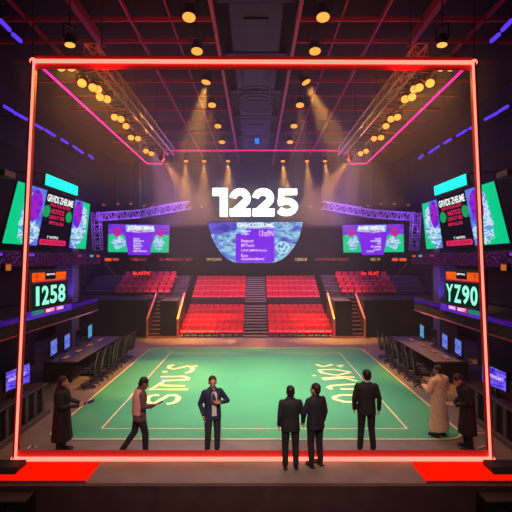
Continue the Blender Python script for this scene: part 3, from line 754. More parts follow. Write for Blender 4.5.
# red-lit ledge ends, black monitor boxes, subwoofers at the stage edge
G_ledge = glow('ledge_red_glow', (1.0, .008, .0), 1.0)  # red light on the stage ledge given as emission
for s in (-1, 1):
    S = SIDE[s]
    t = thing('red_lit_ledge', f'red-lit stage ledge, its light given as a glow, at {S} neon post', 'ledge', (s*4.7, 9.1, 0))
    MB().box((s*4.75, 9.14, .012), (2.9, .80, .024)).build('ledge_top', G_ledge, t)
    MB().box((s*4.75, 8.72, .005), (2.9, .03, .05)).build('front_trim', mat('red_trim', rgb(150, 30, 30), .4), t)
    x = s*(5.36 if s < 0 else 5.3)
    t = thing('stage_monitor', f'low black wedge speaker on the red ledge at the {S}', 'speaker', (x, 9.1, .02))
    mb = MB(); x0, x1 = x-.55, x+.55
    mb.add([(xx, y, z) for xx in (x0, x1) for y, z in ((8.98, .03), (9.42, .03), (9.42, .13), (9.08, .13))], [(0,1,2,3),(7,6,5,4),(0,4,5,1),(1,5,6,2),(2,6,7,3),(3,7,4,0)])
    mb.build('cabinet', M_black, t); MB().add([(xx, y, z) for xx in (x0+.05, x1-.05) for y, z in ((8.995, .05), (9.06, .115))], [(0, 1, 3, 2)]).build('grille', mat('grille_dark', rgb(34, 26, 28), .5), t)
    t = thing('subwoofer', f'black subwoofer cabinet below the stage edge at the {S} corner', 'speaker', (s*4.85, 8.3, -1.24))
    MB().rbox((s*5.05, 8.42, -.66), (1.7, .46, 1.15), .03).build('cabinet', M_black, t)
    MB().rbox((s*5.05, 8.18, -.66), (1.5, .03, .95), .01).build('grille', M_blackg, t)
    mb = MB()
    for k in range(2): mb.bar((s*(4.38+.12*k), 8.17, -1.1), (s*(4.38+.12*k), 8.17, -.22), .02)
    mb.build('corner_strip', mat('red_trim', rgb(150, 30, 30)), t)
t = MB(); vs = []
t.ell((-4.72, 9.82, .0), (.26, .16, .12)); o = t.build('floor_dome_cover', glow('red_dome', (.75, .012, .004), 1)); tag(o, 'low red domed cover with added glow on the floor just inside the left neon post', 'lamp')  # red cover, no lamp; the light on it is put in as emission
# pale scraps of cable
for k, (pts_, lab) in enumerate((([(27, 449), (30, 446.5), (33, 445), (36, 447)], 'pale curved scrap of cable on floor beside the red dome'), ([(17, 443.5), (19.5, 444.5), (21.5, 444)], 'short pale scrap of cable on floor right behind the left neon post'),
                          ([(476, 449), (480, 447.5), (484, 446), (488, 447)], 'pale curved scrap of cable on floor near the right neon post'), ([(478, 433), (482, 434), (486, 432.5)], 'short pale scrap of cable on floor below the black clad bowing person'))):
    o = MB().tube([on_floor(x, y, .02) for x, y in pts_], .02, 6).build('cable_scrap', mat('pale_cable', rgb(235, 190, 175), .5)); tag(o, lab, 'cable')

# ------------------------------------------------------------------ overhead lamps
G_amb = glow('amber_lens', (1.7, .56, .09), 1.0); G_amb2 = glow('amber_lens_hot', (2.0, .62, .10), 1.0)
M_can = mat('lamp_can', rgb(28, 22, 22), .45)
def stage_lamp(loc, target, label, group, r=.17, power=0, angle=24, col=(1, .44, .08), hot=False, yoke=.35, hang=None):
    loc = Vector(loc); d = (Vector(target)-loc).normalized(); R = d.to_track_quat('-Z', 'Y').to_matrix()
    t = thing('stage_spotlight', label, 'spotlight', loc, group)
    MB().lathe([(r*.45, r*2.0), (r*.8, r*1.7), (r*.95, r*.9), (r*1.08, 0), (r*1.0, -.01), (r*.9, .03)], loc, 14, None, R).build('lamp_body', M_can, t)
    MB().ell(loc+d*.015, (r*.93, r*.93, r*.22), None, R).build('lamp_lens', G_amb2 if hot else G_amb, t)
    mb = MB(); 
    mb.bar(loc+R @ Vector((-r*1.15, 0, r*.8)), loc+R @ Vector((-r*1.15, 0, r*.8))+Vector((0, 0, yoke)), .03)
    mb.bar(loc+R @ Vector((r*1.15, 0, r*.8)), loc+R @ Vector((r*1.15, 0, r*.8))+Vector((0, 0, yoke)), .03)
    mb.bar(loc+R @ Vector((-r*1.2, 0, r*.8))+Vector((0, 0, yoke)), loc+R @ Vector((r*1.2, 0, r*.8))+Vector((0, 0, yoke)), .04)
    if hang: mb.bar(loc+R @ Vector((0, 0, r*.8))+Vector((0, 0, yoke)), (loc.x, loc.y, hang), .025)
    mb.build('yoke', M_can, t)
    if power: lamp('SPOT', 'spot_beam', loc+d*.09, power, col, loc+d*5, r*.5, angle, .55)
    return t
zc = 11.45
for s in (-1, 1):
    for k, (px, py, pw) in enumerate(((189, 17, 0), (197, 51, 0), (206, 82, 7500), (212, 105, 1200), (218, 126, 500), (222, 142, 300))):
        d = F*(zc-CAMZ)/(HY-py); x = (px-256)/F*d*(-s)
        tgt = (x*1.0, d-2.5, 2) if k < 2 else (x, d-3, 2) if k > 2 else ((x-1.6, d-1.2, 2) if s < 0 else (x+4.4, d-1, 2))
        stage_lamp((x, d, zc), tgt, f'round amber spotlight under the roof, {ORD[k]} from the front in the {"left" if s < 0 else "right"} ceiling row', f'amber spotlights in the {SIDE[s]} ceiling row',
                   .21 if k < 2 else .2, pw, 30, hot=k >= 2, hang=12.3)
    for k, (px, pw) in enumerate(((228, 12000), (204, 7500), (186, 7500))):
        v = P(px if s < 0 else 511-px, 161, 27)
        stage_lamp(v, (v.x*1.05+.3, v.y-1.6, 2), f'small amber spotlight, {ORD[k]} from the middle on {SIDE[s]} side of the rear row', f'rear row spotlights {SIDE[s]}', .14, pw, 28, hot=True, yoke=.4, hang=12.3)
    # catwalk truss with lamps along the neon edge
    S = SIDE[s]
    t = thing('lighting_catwalk', f'long lattice lighting truss running back along the {S} upper neon tube', 'truss', (s*4.4, 16, 9.6))
    mb = MB(); truss(mb, (s*4.28, 11.6, 9.72), (s*4.28, 22.6, 9.72), .30, .34, .035, 22, side=(1, 0, 0)); mb.build('truss_beam', M_steel, t)
    for k in range(25): MB().tube([(s*4.4, 11.7+.44*k, 9.6), (s*4.95, 11.7+.44*k, 9.5)], .014, 5).build('side_arm', M_steel, t)
    MB().tube([(s*4.95, 11.6, 9.5), (s*4.95, 22.6, 9.5)], .03, 6).build('lamp_pipe', M_steel, t)
    mb = MB()
    for y in (12.5, 16, 19.5, 22.3): mb.tube([(s*4.28, y, 9.85), (s*4.28, y, 12)], .015, 5)
    mb.build('suspension_cable', M_black, t)
    LP = [(61, 66.5), (71, 66.5), (82, 83), (93, 87.5), (97.5, 89), (100, 97), (107, 99), (114.5, 117), (121, 119), (126, 126), (131, 137.5), (138, 138.5), (146, 151), (151.5, 153.5), (163, 160)]
    for k, (px, py) in enumerate(LP):
        z = 9.2; d = F*(z-CAMZ)/(HY-py); x = (px-256)/F*d*(-s)
        last = k == len(LP)-1
        tgt = (x-s*3.2, d+.4, 5) if last else (x*.7, d-6, 3)
        stage_lamp((x, d, z), tgt, f'small amber lamp on the {S} lighting truss, {ORD[k]} from the front', f'amber lamps on the {S} lighting truss', .13, 6000 if last else (85 if k % 2 == 0 else 0), 34 if last else 150, (1, .36, .05), hot=True, yoke=.2, hang=9.55)
    d = 9.9; v = P(70 if s < 0 else 442, 44.5, 10.8)
    stage_lamp(v, (v.x-.35*(-s)*-1, v.y-.3, 4), f'lone amber spotlight above the front {S} corner of the neon frame', None, .13, 400, 50, (1, .4, .1), hot=True, hang=12.3)
# blue lamp in the middle of the roof
v = P(257, 141, 27); t = thing('blue_beacon', 'small blue lamp hanging under the roof duct above the number 1225', 'lamp', v)
MB().rbox(v, (.34, .2, .42), .04).build('lamp_body', M_black, t)
MB().rbox(v+Vector((0, -.1, -.02)), (.26, .06, .34), .02).build('lamp_lens', glow('blue_lens', rgb(40, 130, 255), 1.4), t)
MB().bar(v+Vector((0, 0, .2)), (v.x, v.y, 12), .04).build('hanger', M_black, t)

# violet LED battens on the dark side walls
G_bat = glow('violet_batten', rgb(88, 50, 235), 1.25)
for s in (-1, 1):
    seg = [((4, 106), (13, 111.5), 0), ((14, 112.5), (27, 119.5), 0), ((35, 124.5), (43, 129), 0), ((45.5, 130), (55, 136), 0), ((61, 139), (68, 143.5), 0), ((73, 146), (83, 153), 0), ((89, 155), (93, 158.5), 0), ((0, 20), (10, 30.5), 1), ((12.5, 34), (21, 41.5), 1)]
    for k, (a, b, row) in enumerate(seg):
        X = 10.6 if row == 0 else 7.9
        def W_(p): d_ = X*F/(256-p[0]); return Vector((s*X, d_, CAMZ+(HY-p[1])/F*d_))
        p, q = W_(a), W_(b)
        t = thing('led_batten', f'violet LED batten {"on the %s wall" % SIDE[s] if row == 0 else "under the roof at top %s" % SIDE[s]}, {ORD[k] if row == 0 else ORD[k-7]} from the front', 'LED batten', (p+q)/2, f'violet battens {SIDE[s]} {"lower" if row == 0 else "upper"} row')
        MB().bar(p, q, .10, .10).build('batten_lens', G_bat, t)
        MB().bar(p+Vector((s*.1, 0, 0)), q+Vector((s*.1, 0, 0)), .12, .16).build('batten_housing', M_black, t)
        c_ = (p+q)/2+Vector((s*.1, 0, 0)); MB().bar(c_, c_+Vector((s*(WX-X-.1), 0, 0)) if row == 0 else Vector((c_.x, c_.y, CEIL-.05)), .05).build('wall_arm', M_black, t)

# ------------------------------------------------------------------ gaming desks and chairs
M_desk = mat('desk_grey', rgb(96, 88, 92), .4)
G_mon = glow_noise('monitor_picture', [(.3, rgb(30, 40, 140)), (.45, rgb(70, 90, 230)), (.55, rgb(150, 180, 255)), (.62, rgb(50, 60, 190)), (.7, rgb(90, 60, 200))], .9, 7)
G_mon2 = glow_noise('monitor_teal', [(.3, rgb(20, 60, 140)), (.45, rgb(60, 130, 210)), (.55, rgb(120, 210, 230)), (.65, rgb(40, 90, 190))], .9, 7)
G_off = mat('monitor_off', rgb(10, 10, 14), .2)
M_chairm = mat('chair_black', rgb(20, 19, 24), .6, spec=.08); M_chrome = mat('chair_trim', rgb(150, 145, 155), .25, .7)
M_key = glow_noise('keyboard_backlight', [(.3, rgb(120, 40, 40)), (.6, rgb(215, 110, 90))], .8, 9)
def chair_proto(label):
    t = thing('gaming_chair', label, 'chair')   # faces +X
    MB().rbox((0, 0, .46), (.50, .50, .11), .04).build('seat', M_chairm, t, local=True)
    mb = MB(); mb.rbox((-.27, 0, .84), (.09, .48, .74), .04, rot=(0, -.16, 0)); mb.rbox((-.34, 0, 1.14), (.09, .28, .18), .04, rot=(0, -.16, 0))
    bk = mb.build('backrest', M_chairm, t, local=True)
    mb = MB()
    for y in (-.24, .24): mb.tube([(-.25, y, .50), (-.29, y*1.02, .85), (-.36, y*.8, 1.18)], .018, 6)
    mb.build('piping', M_chrome, bk, local=True)
    for y in (-.29, .29):
        mb = MB(); mb.bar((-.08, y, .42), (-.08, y, .66), .04); mb.rbox((-.02, y, .68), (.30, .07, .04), .015); mb.build('armrest', M_blackg, t, local=True)
    MB().tube([(0, 0, .12), (0, 0, .42)], .03, 8).build('gas_post', M_chrome, t, local=True)
    mb = MB()
    for k in range(5):
        a = 2*PI*k/5; mb.bar((0, 0, .12), (.30*math.cos(a), .30*math.sin(a), .08), .05, .04)
    mb.build('star_base', M_blackg, t, local=True)
    for k in range(5):
        a = 2*PI*k/5; MB().ell((.30*math.cos(a), .30*math.sin(a), .035), (.035, .035, .035), n=8, k=6).build('caster', M_blackg, t, local=True)
    return t
proto = None
for s in (-1, 1):
    S = SIDE[s]
    for k in range(6):
        lab = f'black gaming chair, {ORD[k]} from the front in row {S} of the court'
        grp = f'gaming chairs {S} of the court'
        y = 15.25+.86*k; loc = (s*5.62, y, 0); rz = (PI if s < 0 else 0)+random.uniform(-.25, .25)
        if proto is None: proto = chair_proto(lab); proto['group'] = grp; proto.location = loc; proto.rotation_euler = (0, 0, rz)
        else: dup(proto, loc, rz, lab, grp)
    t = thing('gaming_desk', f'long grey topped gaming desk behind the chairs on the {S} side', 'desk', (s*6.9, 18.2, 0))
    MB().rbox((s*6.9, 18.25, .73), (1.3, 5.1, .05), .02).build('desk_top', M_desk, t)
    MB().box((s*7.4, 18.25, .36), (.05, 4.9, .68)).build('modesty_panel', M_black, t)
    for y in (15.8, 18.25, 20.7): MB().box((s*6.95, y, .355), (1.0, .06, .69)).build('desk_leg', M_black, t)
    for k, y in enumerate((16.25, 17.4, 18.55, 19.8)):
        on = k != 2; v = Vector((s*7.3, y, .755))
        t = thing('gaming_monitor', f'{"dark switched off" if not on else "glowing blue"} monitor on the {S} gaming desk, {ORD[k]} from the front', 'monitor', v, f'monitors on the {S} gaming desk')
        a = .30
        def L_(dy, dz, dx=0): return v+Vector((-s*dx, dy, dz))
        tl, tr, br, bl = L_(-.40, .68, .06), L_(.40, .68, -.06), L_(.40, .12, -.06), L_(-.40, .12, .06)
        slab_quad(MB(), tl, tr, br, bl, (s*.05, 0, 0)).build('monitor_case', M_blackg, t)
        cv = Canvas(tl, tr, br, bl); cv.rect(.03, .04, .97, .96, G_off if not on else (G_mon2 if k == 3 else G_mon), 0); cv.build('screen', None, t)
        mb = MB(); mb.bar(v+Vector((s*.06, 0, .01)), v+Vector((s*.06, 0, .3)), .05); mb.rbox(v+Vector((s*.04, 0, .01)), (.2, .26, .02), .005); mb.build('stand', M_blackg, t)
        kb = thing('keyboard', f'reddish backlit keyboard before the {ORD[k]} monitor of the {S} gaming desk', 'keyboard', (s*6.85, y, .755), f'keyboards on the {S} gaming desk')
        MB().rbox((s*6.85, y, .768), (.18, .46, .026), .008).build('case', M_black, kb)
        mb = MB()
        for i in range(4):
            for j in range(12): mb.box((s*(6.79+.04*i), y-.205+.037*j, .785), (.03, .029, .012))
        mb.build('keys', M_key, kb)
    # unseen pinkish point light over the desk
    lamp('POINT', 'desk_glow', (s*6.6, 18, 1.9), 16, (1, .45, .5), size=.3)
    # control desk with blue monitor near the neon post
    t = thing('control_counter', f'black slatted control counter on the {S} below the blue monitor', 'counter', (s*6.3, 11, 0))
    MB().rbox((s*6.3, 11.1, .82), (.85, 3.2, .05), .015).build('counter_top', mat('counter_top', rgb(60, 50, 52), .4), t)
    MB().box((s*6.3, 11.1, .44), (.7, 3.1, .7)).build('counter_body', M_black, t)
    for k in range(7): MB().box((s*5.90, 9.75+.45*k, .44), (.05, .09, .68)).build('front_rib', mat('rib_grey', rgb(88, 80, 84), .5), t)
    MB().box((s*5.85, 11.1, .05), (.12, 3.2, .10)).build('foot_rail', mat('rib_grey', (.1, .1, .1)), t)
    X = 6.1
    def Q2(px, py): d_ = X*F/(256-px); return Vector((s*X, d_, CAMZ+(HY-py)/F*d_))
    tl, tr, br, bl = Q2(5.5, 372.5), Q2(30, 362.5), Q2(30, 382), Q2(5.5, 392.5)
    t = thing('control_monitor', f'blue lit monitor on the black control counter at the far {S}', 'monitor', (s*X, tl.y+.5, .85))
    slab_quad(MB(), tl, tr, br, bl, (s*.07, 0, 0)).build('monitor_case', M_blackg, t)
    cv = Canvas(tl, tr, br, bl); cv.rect(.02, .03, .98, .97, glow_noise('control_picture', [(.3, rgb(40, 20, 150)), (.45, rgb(60, 50, 230)), (.52, rgb(150, 120, 250)), (.6, rgb(70, 50, 220)), (.7, rgb(130, 60, 200))], 1, 3, 4, stretch=(1, 3, 1)), 0)
    u0, u1 = (.1, .8) if s < 0 else (.8, .1); cv.text('UNORGBET', u0, .38, u1, .55, glow('led_lilac', (.8, .5, 1)), 1, .03); cv.build('screen', None, t)
    yy = (tl.y+tr.y)/2; mb = MB(); mb.bar((s*(X+.08), yy, .85), (s*(X+.08), yy, 1.2), .07); mb.rbox((s*(X+.06), yy, .86), (.26, .5, .03), .01); mb.build('stand', M_blackg, t)

# ------------------------------------------------------------------ people
def remesh(mb, name, m, parent, voxel=.012, smooth=3, label=None, paint=None, extra=()):
    me = mb.mesh('tmp'); o = bpy.data.objects.new('tmp', me); COL.objects.link(o)
    a = o.modifiers.new('r', 'REMESH'); a.mode = 'VOXEL'; a.voxel_size = voxel; a.use_smooth_shade = True
    b = o.modifiers.new('s', 'SMOOTH'); b.factor = .5; b.iterations = smooth
    dg = bpy.context.evaluated_depsgraph_get(); dg.update()
    nm = bpy.data.meshes.new_from_object(o.evaluated_get(dg)); nm.name = name
    bpy.data.objects.remove(o); bpy.data.meshes.remove(me)
    nm.materials.clear(); nm.materials.append(m)
    for x in extra: nm.materials.append(x)
    if paint:
        for p in nm.polygons:
            for c, r_, k in paint:
                if (p.center-c).length < r_: p.material_index = k
    nm.polygons.foreach_set('use_smooth', [True]*len(nm.polygons))
    ob = bpy.data.objects.new(name, nm); COL.objects.link(ob); ob.parent = parent
    if label: ob['label'] = label
    return ob
M_skin = mat('skin_warm', rgb(196, 134, 108), .5); M_skin2 = mat('skin_brown', rgb(150, 96, 72), .5)
M_eye = mat('eye_dark', rgb(22, 16, 14), .3); M_lip = mat('lip', rgb(150, 76, 68), .5)
M_shoe = mat('shoe_black', rgb(18, 16, 16), .35)
def finger_chain(mb, base, d, n, L, r, curl):
    """three bending segments; d along the finger, n palm normal the finger curls towards"""
    p = Vector(base); ax = d.cross(n)
    for i, f in enumerate((.45, .32, .23)):
        d = (Matrix.Rotation(curl, 3, ax) @ d).normalized() if ax.length > .01 else d
        q = p+d*L*f; mb.cap(p, q, r*(1-.1*i), r*(.92-.1*i), 7); p = q
def hand(mb, wrist, d, n, thumb, curl=.35):
    """d: hand direction, n: palm normal, thumb: side the thumb leaves from"""
    d = Vector(d).normalized(); n = Vector(n); n = (n-d*n.dot(d)).normalized(); sd = d.cross(n)
    if sd.dot(Vector(thumb)) < 0: sd = -sd
    R = Matrix((sd, n, d)).transposed(); w_ = Vector(wrist)
    mb.ell(w_+d*.045, (.040, .017, .055), None, R, 10, 7); mb.cap(w_-d*.03, w_+d*.02, .026, .027, 8)
    for k, (off, L) in enumerate(((.030, .072), (.010, .080), (-.010, .075), (-.029, .058))):
        finger_chain(mb, w_+d*.085+sd*off, d, n, L, .0088, curl+.05*k)
    finger_chain(mb, w_+d*.025+sd*.034, (d*.7+sd*.75).normalized(), n, .062, .0102, curl*.7)
def person(name_label, x, y, rz, h, skin, outfit, hair='short', hair_col=(20, 14, 12), arms=None, legs=None, lean=0, yaw=0, pitch=0, curl=.35, bulk=1.08, hs=1.14):
    k = h/1.75; t = thing('person', name_label, 'person', (x, y, 0), None, rz)
    arms = arms or {}; legs = legs or {}
    L = {s: dict(sh=Vector((s*.172, -.005, 1.405)), el=Vector((s*.212, -.035, 1.13)), wr=Vector((s*.222, .045, .89)), d=(0, .12, -1), n=(-s, 0, 0), th=(0, 1, 0)) for s in (-1, 1)}
    for s in arms: L[s].update({a: (Vector(b) if a in ('sh', 'el', 'wr') else b) for a, b in arms[s].items()})
    G = {s: dict(hip=Vector((s*.088, 0, .93)), kn=Vector((s*.10, .02, .49)), an=Vector((s*.105, -.02, .085)), toe=0) for s in (-1, 1)}
    for s in legs: G[s].update({a: (Vector(b) if a != 'toe' else b) for a, b in legs[s].items()})
    def bend(v):
        v = Vector(v)
        f = min(1, max(0, (v.z-.98)/.35)); f = f*f*(3-2*f)
        if f > 0 and lean:
            R = Matrix.Rotation(-lean*f, 3, 'X'); p = Vector((0, 0, 1.0)); v = p+R @ (v-p)
        b_ = 1+(bulk-1)*min(1, max(0, (1.50-v.z)/.08)); v.x *= b_; v.y *= 1+(b_-1)*1.2
        return v*k
    HR = Matrix.Rotation(yaw, 3, 'Z') @ Matrix.Rotation(-pitch, 3, 'X'); HP = Vector((0, 0, 1.52))
    def hd(v): return HP+HR @ ((Vector(v)-HP)*hs)+Vector((0, .004, -.034))
    def fin(mb): mb.v = [tuple(bend(v)) for v in mb.v]; return mb
    # body, one continuous skin
    mb = MB()
    mb.loft([(0, 0, .84, .10, .085), (0, 0, .90, .150, .10), (0, 0, .98, .155, .105), (0, 0, 1.10, .130, .090), (0, .005, 1.26, .155, .105), (0, 0, 1.38, .165, .095), (0, -.005, 1.45, .105, .07), (0, -.005, 1.48, .06, .055)])
    mb.cap((0, -.012, 1.42), hd((0, .0, 1.57)), .056, .052)
    hb = MB()
    hb.ell((0, -.004, 1.658), (.074, .092, .092)); hb.ell((0, .032, 1.605), (.056, .066, .082)); hb.ell((0, .070, 1.548), (.028, .026, .026))
    hb.cap((0, .092, 1.640), (0, .113, 1.606), .010, .015, 8); hb.ell((0, .082, 1.654), (.045, .018, .010))
    for s in (-1, 1):
        hb.ell((s*.076, -.004, 1.622), (.011, .024, .033)); hb.ell((s*.030, .080, 1.637), (.016, .014, .010)); hb.ell((s*.034, .066, 1.605), (.022, .022, .020))
    hb.ell((0, .092, 1.571), (.024, .012, .008))
    hb.v = [tuple(hd(v)) for v in hb.v]; mb.add(hb.v, hb.f)
    for s in (-1, 1):
        a = L[s]; mb.cap(a['sh'], a['el'], .050, .040); mb.cap(a['el'], a['wr'], .040, .027); hand(mb, a['wr'], a['d'], a['n'], a['th'], curl)
        g = G[s]; mb.cap(g['hip'], g['kn'], .082, .054); mb.cap(g['kn'], g['an'], .052, .036); mb.ell(g['an']+Vector((0, .05, -.045)), (.036, .105, .032))
    eyes = [(bend(hd((s*.030, .093, 1.637))), .0125*k, 1) for s in (-1, 1)] + [(bend(hd((0, .103, 1.571))), .017*k, 2)]
    remesh(fin(mb), 'body', skin, t, .0085, 2, None, eyes, (M_eye, M_lip))
    # hair
    mb = MB(); mb.ell((0, -.016, 1.676), (.082, .096, .086)); mb.ell((0, -.052, 1.625), (.072, .052, .075))
    if hair == 'long':
        mb.ell((0, -.058, 1.54), (.086, .052, .16)); 
        for s in (-1, 1): mb.cap((s*.068, -.005, 1.67), (s*.078, -.02, 1.46), .024, .028)
    mb.v = [tuple(hd(v)) for v in mb.v]
    remesh(fin(mb), 'hair', mat('hair_%d' % hair_col[0], rgb(*hair_col), .55), t, .010, 2)
    # shoes
    for s in (-1, 1):
        g = G[s]; R = Matrix.Rotation(g['toe'], 3, 'Z'); mb = MB(); a = g['an']; zf = a.z-.085
        mb.ell((a.x, a.y, zf+.075), (.045, .052, .05)); mb.ell(Vector((a.x, a.y, zf+.045))+R @ Vector((0, .07, 0)), (.046, .125, .042), None, R); mb.rbox(Vector((a.x, a.y, zf+.016))+R @ Vector((0, .05, 0)), (.085, .26, .03), .012)
        remesh(fin(mb), 'shoe', M_shoe, t, .010, 2)
    o = outfit; mt = mat('cloth_%02d%02d%02d_top' % o['top'], rgb(*o['top']), .75, noise=.12, nscale=12)
    long_ = o.get('long')
    mb = MB()
    lo = long_ or .80
    secs = [(0, 0, lo, .19 if not long_ else .215, .135 if not long_ else .17)]
    if long_: secs += [(0, 0, (lo+.9)/2, .195, .15)]
    secs += [(0, 0, .93, .182, .132), (0, 0, 1.10, .168, .120), (0, .005, 1.27, .188, .130), (0, 0, 1.37, .200, .118), (0, -.005, 1.425, .185, .098), (0, -.006, 1.462, .125, .082), (0, -.008, 1.495, .080, .070), (0, -.008, 1.515, .068, .064)]
    mb.loft(secs)
    sl = o.get('sleeve', 1.0); wdn = o.get('wide', 1.0)
    for s in (-1, 1):
        a = L[s]; mb.ell(a['sh']+Vector((0, 0, -.01)), (.060, .062, .056)); mb.cap(a['sh'], a['el'], .060*wdn, .055*wdn)
        d = a['wr']-a['el']; 
        if sl > .2: mb.cap(a['el'], a['el']+d*(.93*sl), .053*wdn, .041*wdn)
    remesh(fin(mb), o.get('topname', 'jacket'), mt, t, .013, 4)
    if o.get('legs'):
        mb = MB(); mb.loft([(0, 0, .84, .12, .10), (0, 0, .90, .165, .118), (0, 0, 1.0, .160, .113), (0, 0, 1.06, .14, .10)])
        for s in (-1, 1): g = G[s]; mb.cap(g['hip'], g['kn'], .098, .070); mb.cap(g['kn'], g['an']+Vector((0, 0, .03)), .070, .058)
        remesh(fin(mb), 'trousers', mat('cloth_%02d%02d%02d_leg' % o['legs'], rgb(*o['legs']), .8, noise=.1, nscale=12), t, .013, 4)
    if o.get('shirt'):
        mb = MB(); F_ = [(-.035, .108, 1.475), (.035, .108, 1.475), (.062, .128, 1.36), (.055, .138, 1.24), (.045, .124, 1.08), (.05, .138, .90), (-.05, .138, .90), (-.045, .124, 1.08), (-.055, .138, 1.24), (-.062, .128, 1.36)]
        n = len(F_); vs = F_+[(x_, y_-.06, z_) for x_, y_, z_ in F_]
        mb.add(vs, [tuple(range(n)), tuple(range(2*n-1, n-1, -1))]+[(i, (i+1) % n, (i+1) % n+n, i+n) for i in range(n)])
        fin(mb).build('shirt', mat('cloth_shirt', rgb(*o['shirt']), .7), t, None, True)
        mb = MB(); mb.ell((-.03, .128, 1.462), (.032, .014, .018)); mb.ell((.03, .128, 1.462), (.032, .014, .018)); mb.ell((0, .134, 1.462), (.012, .012, .012))
        fin(mb).build('bow_tie', M_shoe, t, 'dark bow tie', True)
        for s in (-1, 1):
            mb = MB(); pl = [(s*.03, .115, 1.48), (s*.075, .128, 1.36), (s*.058, .146, 1.15), (s*.105, .140, 1.36), (s*.072, .105, 1.485)]
            mb.add(pl+[(x_, y_-.02, z_) for x_, y_, z_ in pl], [(0,1,2,3,4),(9,8,7,6,5)]+[(i, (i+1) % 5, (i+1) % 5+5, i+5) for i in range(5)]); fin(mb).build('lapel', mt, t, None, True)
    else:
        mb = MB(); mb.lathe([(.070, 1.485), (.078, 1.49), (.072, 1.535), (.062, 1.54), (.060, 1.49)], (0, -.006, 0), 18)
        fin(mb).build('collar', mat('cloth_collar_%d' % o.get('collar', o['top'])[0], rgb(*o.get('collar', o['top'])), .7), t, None, True)
    if o.get('shawl'):
        mb = MB(); vs = []
        for i, (z, w_, yb) in enumerate(((1.49, .10, -.085), (1.42, .19, -.125), (1.25, .20, -.150), (1.08, .185, -.140), (.95, .19, -.150))):
            for j in range(7):
                a = (j/6-.5)*PI*.95; vs.append((w_*math.sin(a)*1.05, yb*math.cos(a)-.012, z))
        vs2 = [(x_*.93, y_*.9, z_) for x_, y_, z_ in vs]; n = len(vs)
        fs = [(i*7+j, i*7+j+1, i*7+j+8, i*7+j+7) for i in range(4) for j in range(6)]
        mb.add(vs, fs, None, True); mb.add(vs2, [f[::-1] for f in fs], None, True)
        fin(mb).build('shawl', mat('cloth_shawl', rgb(*o['shawl']), .8), t, 'pale pinkish shawl', True)
    M = Matrix.Translation((x, y, 0)) @ Matrix.Rotation(rz, 4, 'Z')
    return t, lambda v: M @ bend(v), M
def held(name, label, cat, M, bendp, loc, size, rot, m, screen=None):
    c = bendp(loc); R = M.to_3x3() @ Euler(rot).to_matrix(); t = thing(name, label, cat, c)
    MB().box(c, size, None, R).build('case', m, t)
    if screen: MB().box(c+R @ Vector((0, 0, size[2]/2+.001)), (size[0]*.88, size[1]*.88, .002), None, R).build('screen', screen, t)
    return t
def px2x(px, d): return (px-256)/F*d
SUIT = (22, 22, 32)
# 1 long haired person at the far left
t, b, M = person('person with long dark hair in black coat holding a tablet, far left', px2x(62, 10.1), 10.1, -PI/2+.15, 1.70, M_skin, dict(top=(20, 18, 22), long=.30, topname='coat', legs=(20, 18, 20)), 'long', (52, 24, 18),
    {1: dict(el=(.235, .04, 1.13), wr=(.13, .30, 1.10), d=(-.25, 1, .05), n=(-.1, 0, 1), th=(.8, .3, .2)), -1: dict(el=(-.23, .05, 1.13), wr=(-.09, .27, 1.08), d=(.3, 1, 0), n=(.1, 0, 1), th=(-.8, 0, 0))}, pitch=.12, bulk=1.30)
held('tablet', 'dark tablet held by the person in the long black coat at far left', 'tablet', M, b, (.04, .44, 1.135), (.19, .25, .012), (.25, 0, 0), M_blackg, glow('tablet_dim', rgb(40, 40, 60), 1))
mb = MB(); mb.tube([(.082, .0, 1.62), (.075, .07, 1.585), (.035, .125, 1.572)], .006, 6); mb.ell((.03, .13, 1.572), (.014, .02, .014)); mb.v = [tuple(v*1.70/1.75 for v in q) for q in mb.v]
mb.build('headset_microphone', mat('white_plastic', rgb(230, 220, 215), .4), t, 'white headset microphone', True)
# 2 person with a shawl looking at a phone
t, b, M = person('person in mauve shirt and pale shawl looking at a phone, second from left', px2x(139.5, 9.95), 9.95, -PI/2+.45, 1.72, M_skin2, dict(top=(104, 72, 76), topname='shirt', legs=(34, 26, 28), shawl=(214, 160, 145)), 'short', (24, 14, 12),
    {1: dict(el=(.235, .03, 1.14), wr=(.13, .27, 1.12), d=(-.25, 1, .1), n=(-.2, 0, 1), th=(-.6, .2, .5)), -1: dict(el=(-.235, .0, 1.13), wr=(-.17, .17, 1.0), d=(.3, .8, -.2), n=(.8, 0, .3), th=(0, .3, 1))},
    {1: dict(kn=(.10, .10, .50), an=(.10, .10, .085)), -1: dict(kn=(-.10, -.08, .50), an=(-.11, -.33, .105))}, pitch=.42, lean=.06)
held('phone', 'small dark phone in the hand of the person with the pale shawl', 'phone', M, b, (.095, .395, 1.155), (.075, .15, .010), (.35, 0, 0), M_blackg, glow('tablet_dim', (.02, .02, .05)))
# 3 man facing us
person('person in open navy suit, bow tie and grey shirt facing the camera', px2x(212.5, 10.0), 10.0, PI+.38, 1.73, M_skin, dict(top=(30, 38, 72), legs=(46, 40, 50), shirt=(215, 200, 200)), 'short', (44, 20, 14),
    {-1: dict(el=(-.315, .03, 1.17), wr=(-.10, .205, 1.20), d=(1, .15, .25), n=(0, -1, 0), th=(0, 0, 1)), 1: dict(el=(.25, -.05, 1.14), wr=(.215, .08, .92))}, yaw=-.15, pitch=.05)
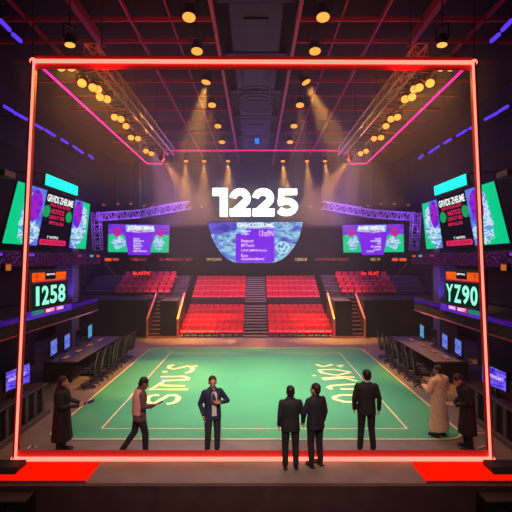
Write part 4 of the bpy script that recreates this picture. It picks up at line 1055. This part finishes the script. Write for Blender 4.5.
# 4, 5 two suited people seen from behind
person('person in dark suit seen from behind, left one of the close pair', px2x(290.5, 9.32), 9.32, .05, 1.71, M_skin, dict(top=SUIT, legs=(24, 22, 28)), 'short', (22, 16, 14),
    {1: dict(el=(.25, .0, 1.14), wr=(.27, .10, .93), d=(.25, .2, -1))}, yaw=-.1)
person('person in dark suit with greyish side, head turned left, right one of the close pair', px2x(315.5, 9.42), 9.42, .5, 1.73, M_skin, dict(top=(24, 23, 36), legs=(24, 22, 28)), 'short', (30, 18, 15),
    {-1: dict(el=(-.25, .03, 1.14), wr=(-.20, .14, .94), d=(-.1, .4, -1))}, yaw=.35)
# 6 lone man from behind
person('person in black suit standing alone seen from behind on the right court line', px2x(366.5, 10.15), 10.15, -.05, 1.84, M_skin, dict(top=(17, 16, 20), legs=(18, 17, 20), collar=(200, 190, 185)), 'short', (18, 12, 12),
    {1: dict(el=(.245, -.03, 1.14), wr=(.25, .02, .88)), -1: dict(el=(-.24, -.03, 1.14), wr=(-.235, .04, .88))}, {1: dict(an=(.13, -.02, .085)), -1: dict(an=(-.13, -.02, .085))}, yaw=.3)
# 7 cream robe
person('person in long cream robe with arms folded forward, standing right of the court', px2x(439, 11.0), 11.0, .55, 1.74, M_skin2, dict(top=(226, 184, 150), long=.16, topname='robe', wide=1.3), 'short', (34, 18, 14),
    {-1: dict(el=(-.25, .05, 1.15), wr=(-.13, .26, 1.2), d=(.5, .8, .3), n=(.6, 0, .5), th=(0, 0, 1)), 1: dict(el=(.25, .02, 1.14), wr=(.15, .24, 1.1), d=(-.4, .8, .2), n=(-.5, 0, .5), th=(0, 0, 1))}, yaw=.25, pitch=.15, bulk=1.2)
# 8 bowing person in black
t, b, M = person('person in long black coat with bowed head holding a pale phone, far right', px2x(467.5, 10.3), 10.3, PI/2-.1, 1.74, M_skin, dict(top=(16, 15, 19), long=.35, topname='coat', legs=(18, 17, 20), wide=1.12), 'short', (46, 22, 18),
    {-1: dict(el=(-.235, .04, 1.12), wr=(-.12, .25, 1.02), d=(.2, 1, 0), n=(.3, 0, 1), th=(-.3, .2, .8)), 1: dict(el=(.235, .02, 1.12), wr=(.12, .22, 1.0), d=(-.4, .9, 0), n=(0, 0, 1), th=(.4, 0, .6))}, lean=.22, pitch=.55, bulk=1.15)
held('phone', 'pale phone held low by the bowing person in black at far right', 'phone', M, b, (-.09, .37, 1.045), (.08, .15, .010), (.2, 0, 0), mat('white_plastic', (.7, .65, .6)), None)
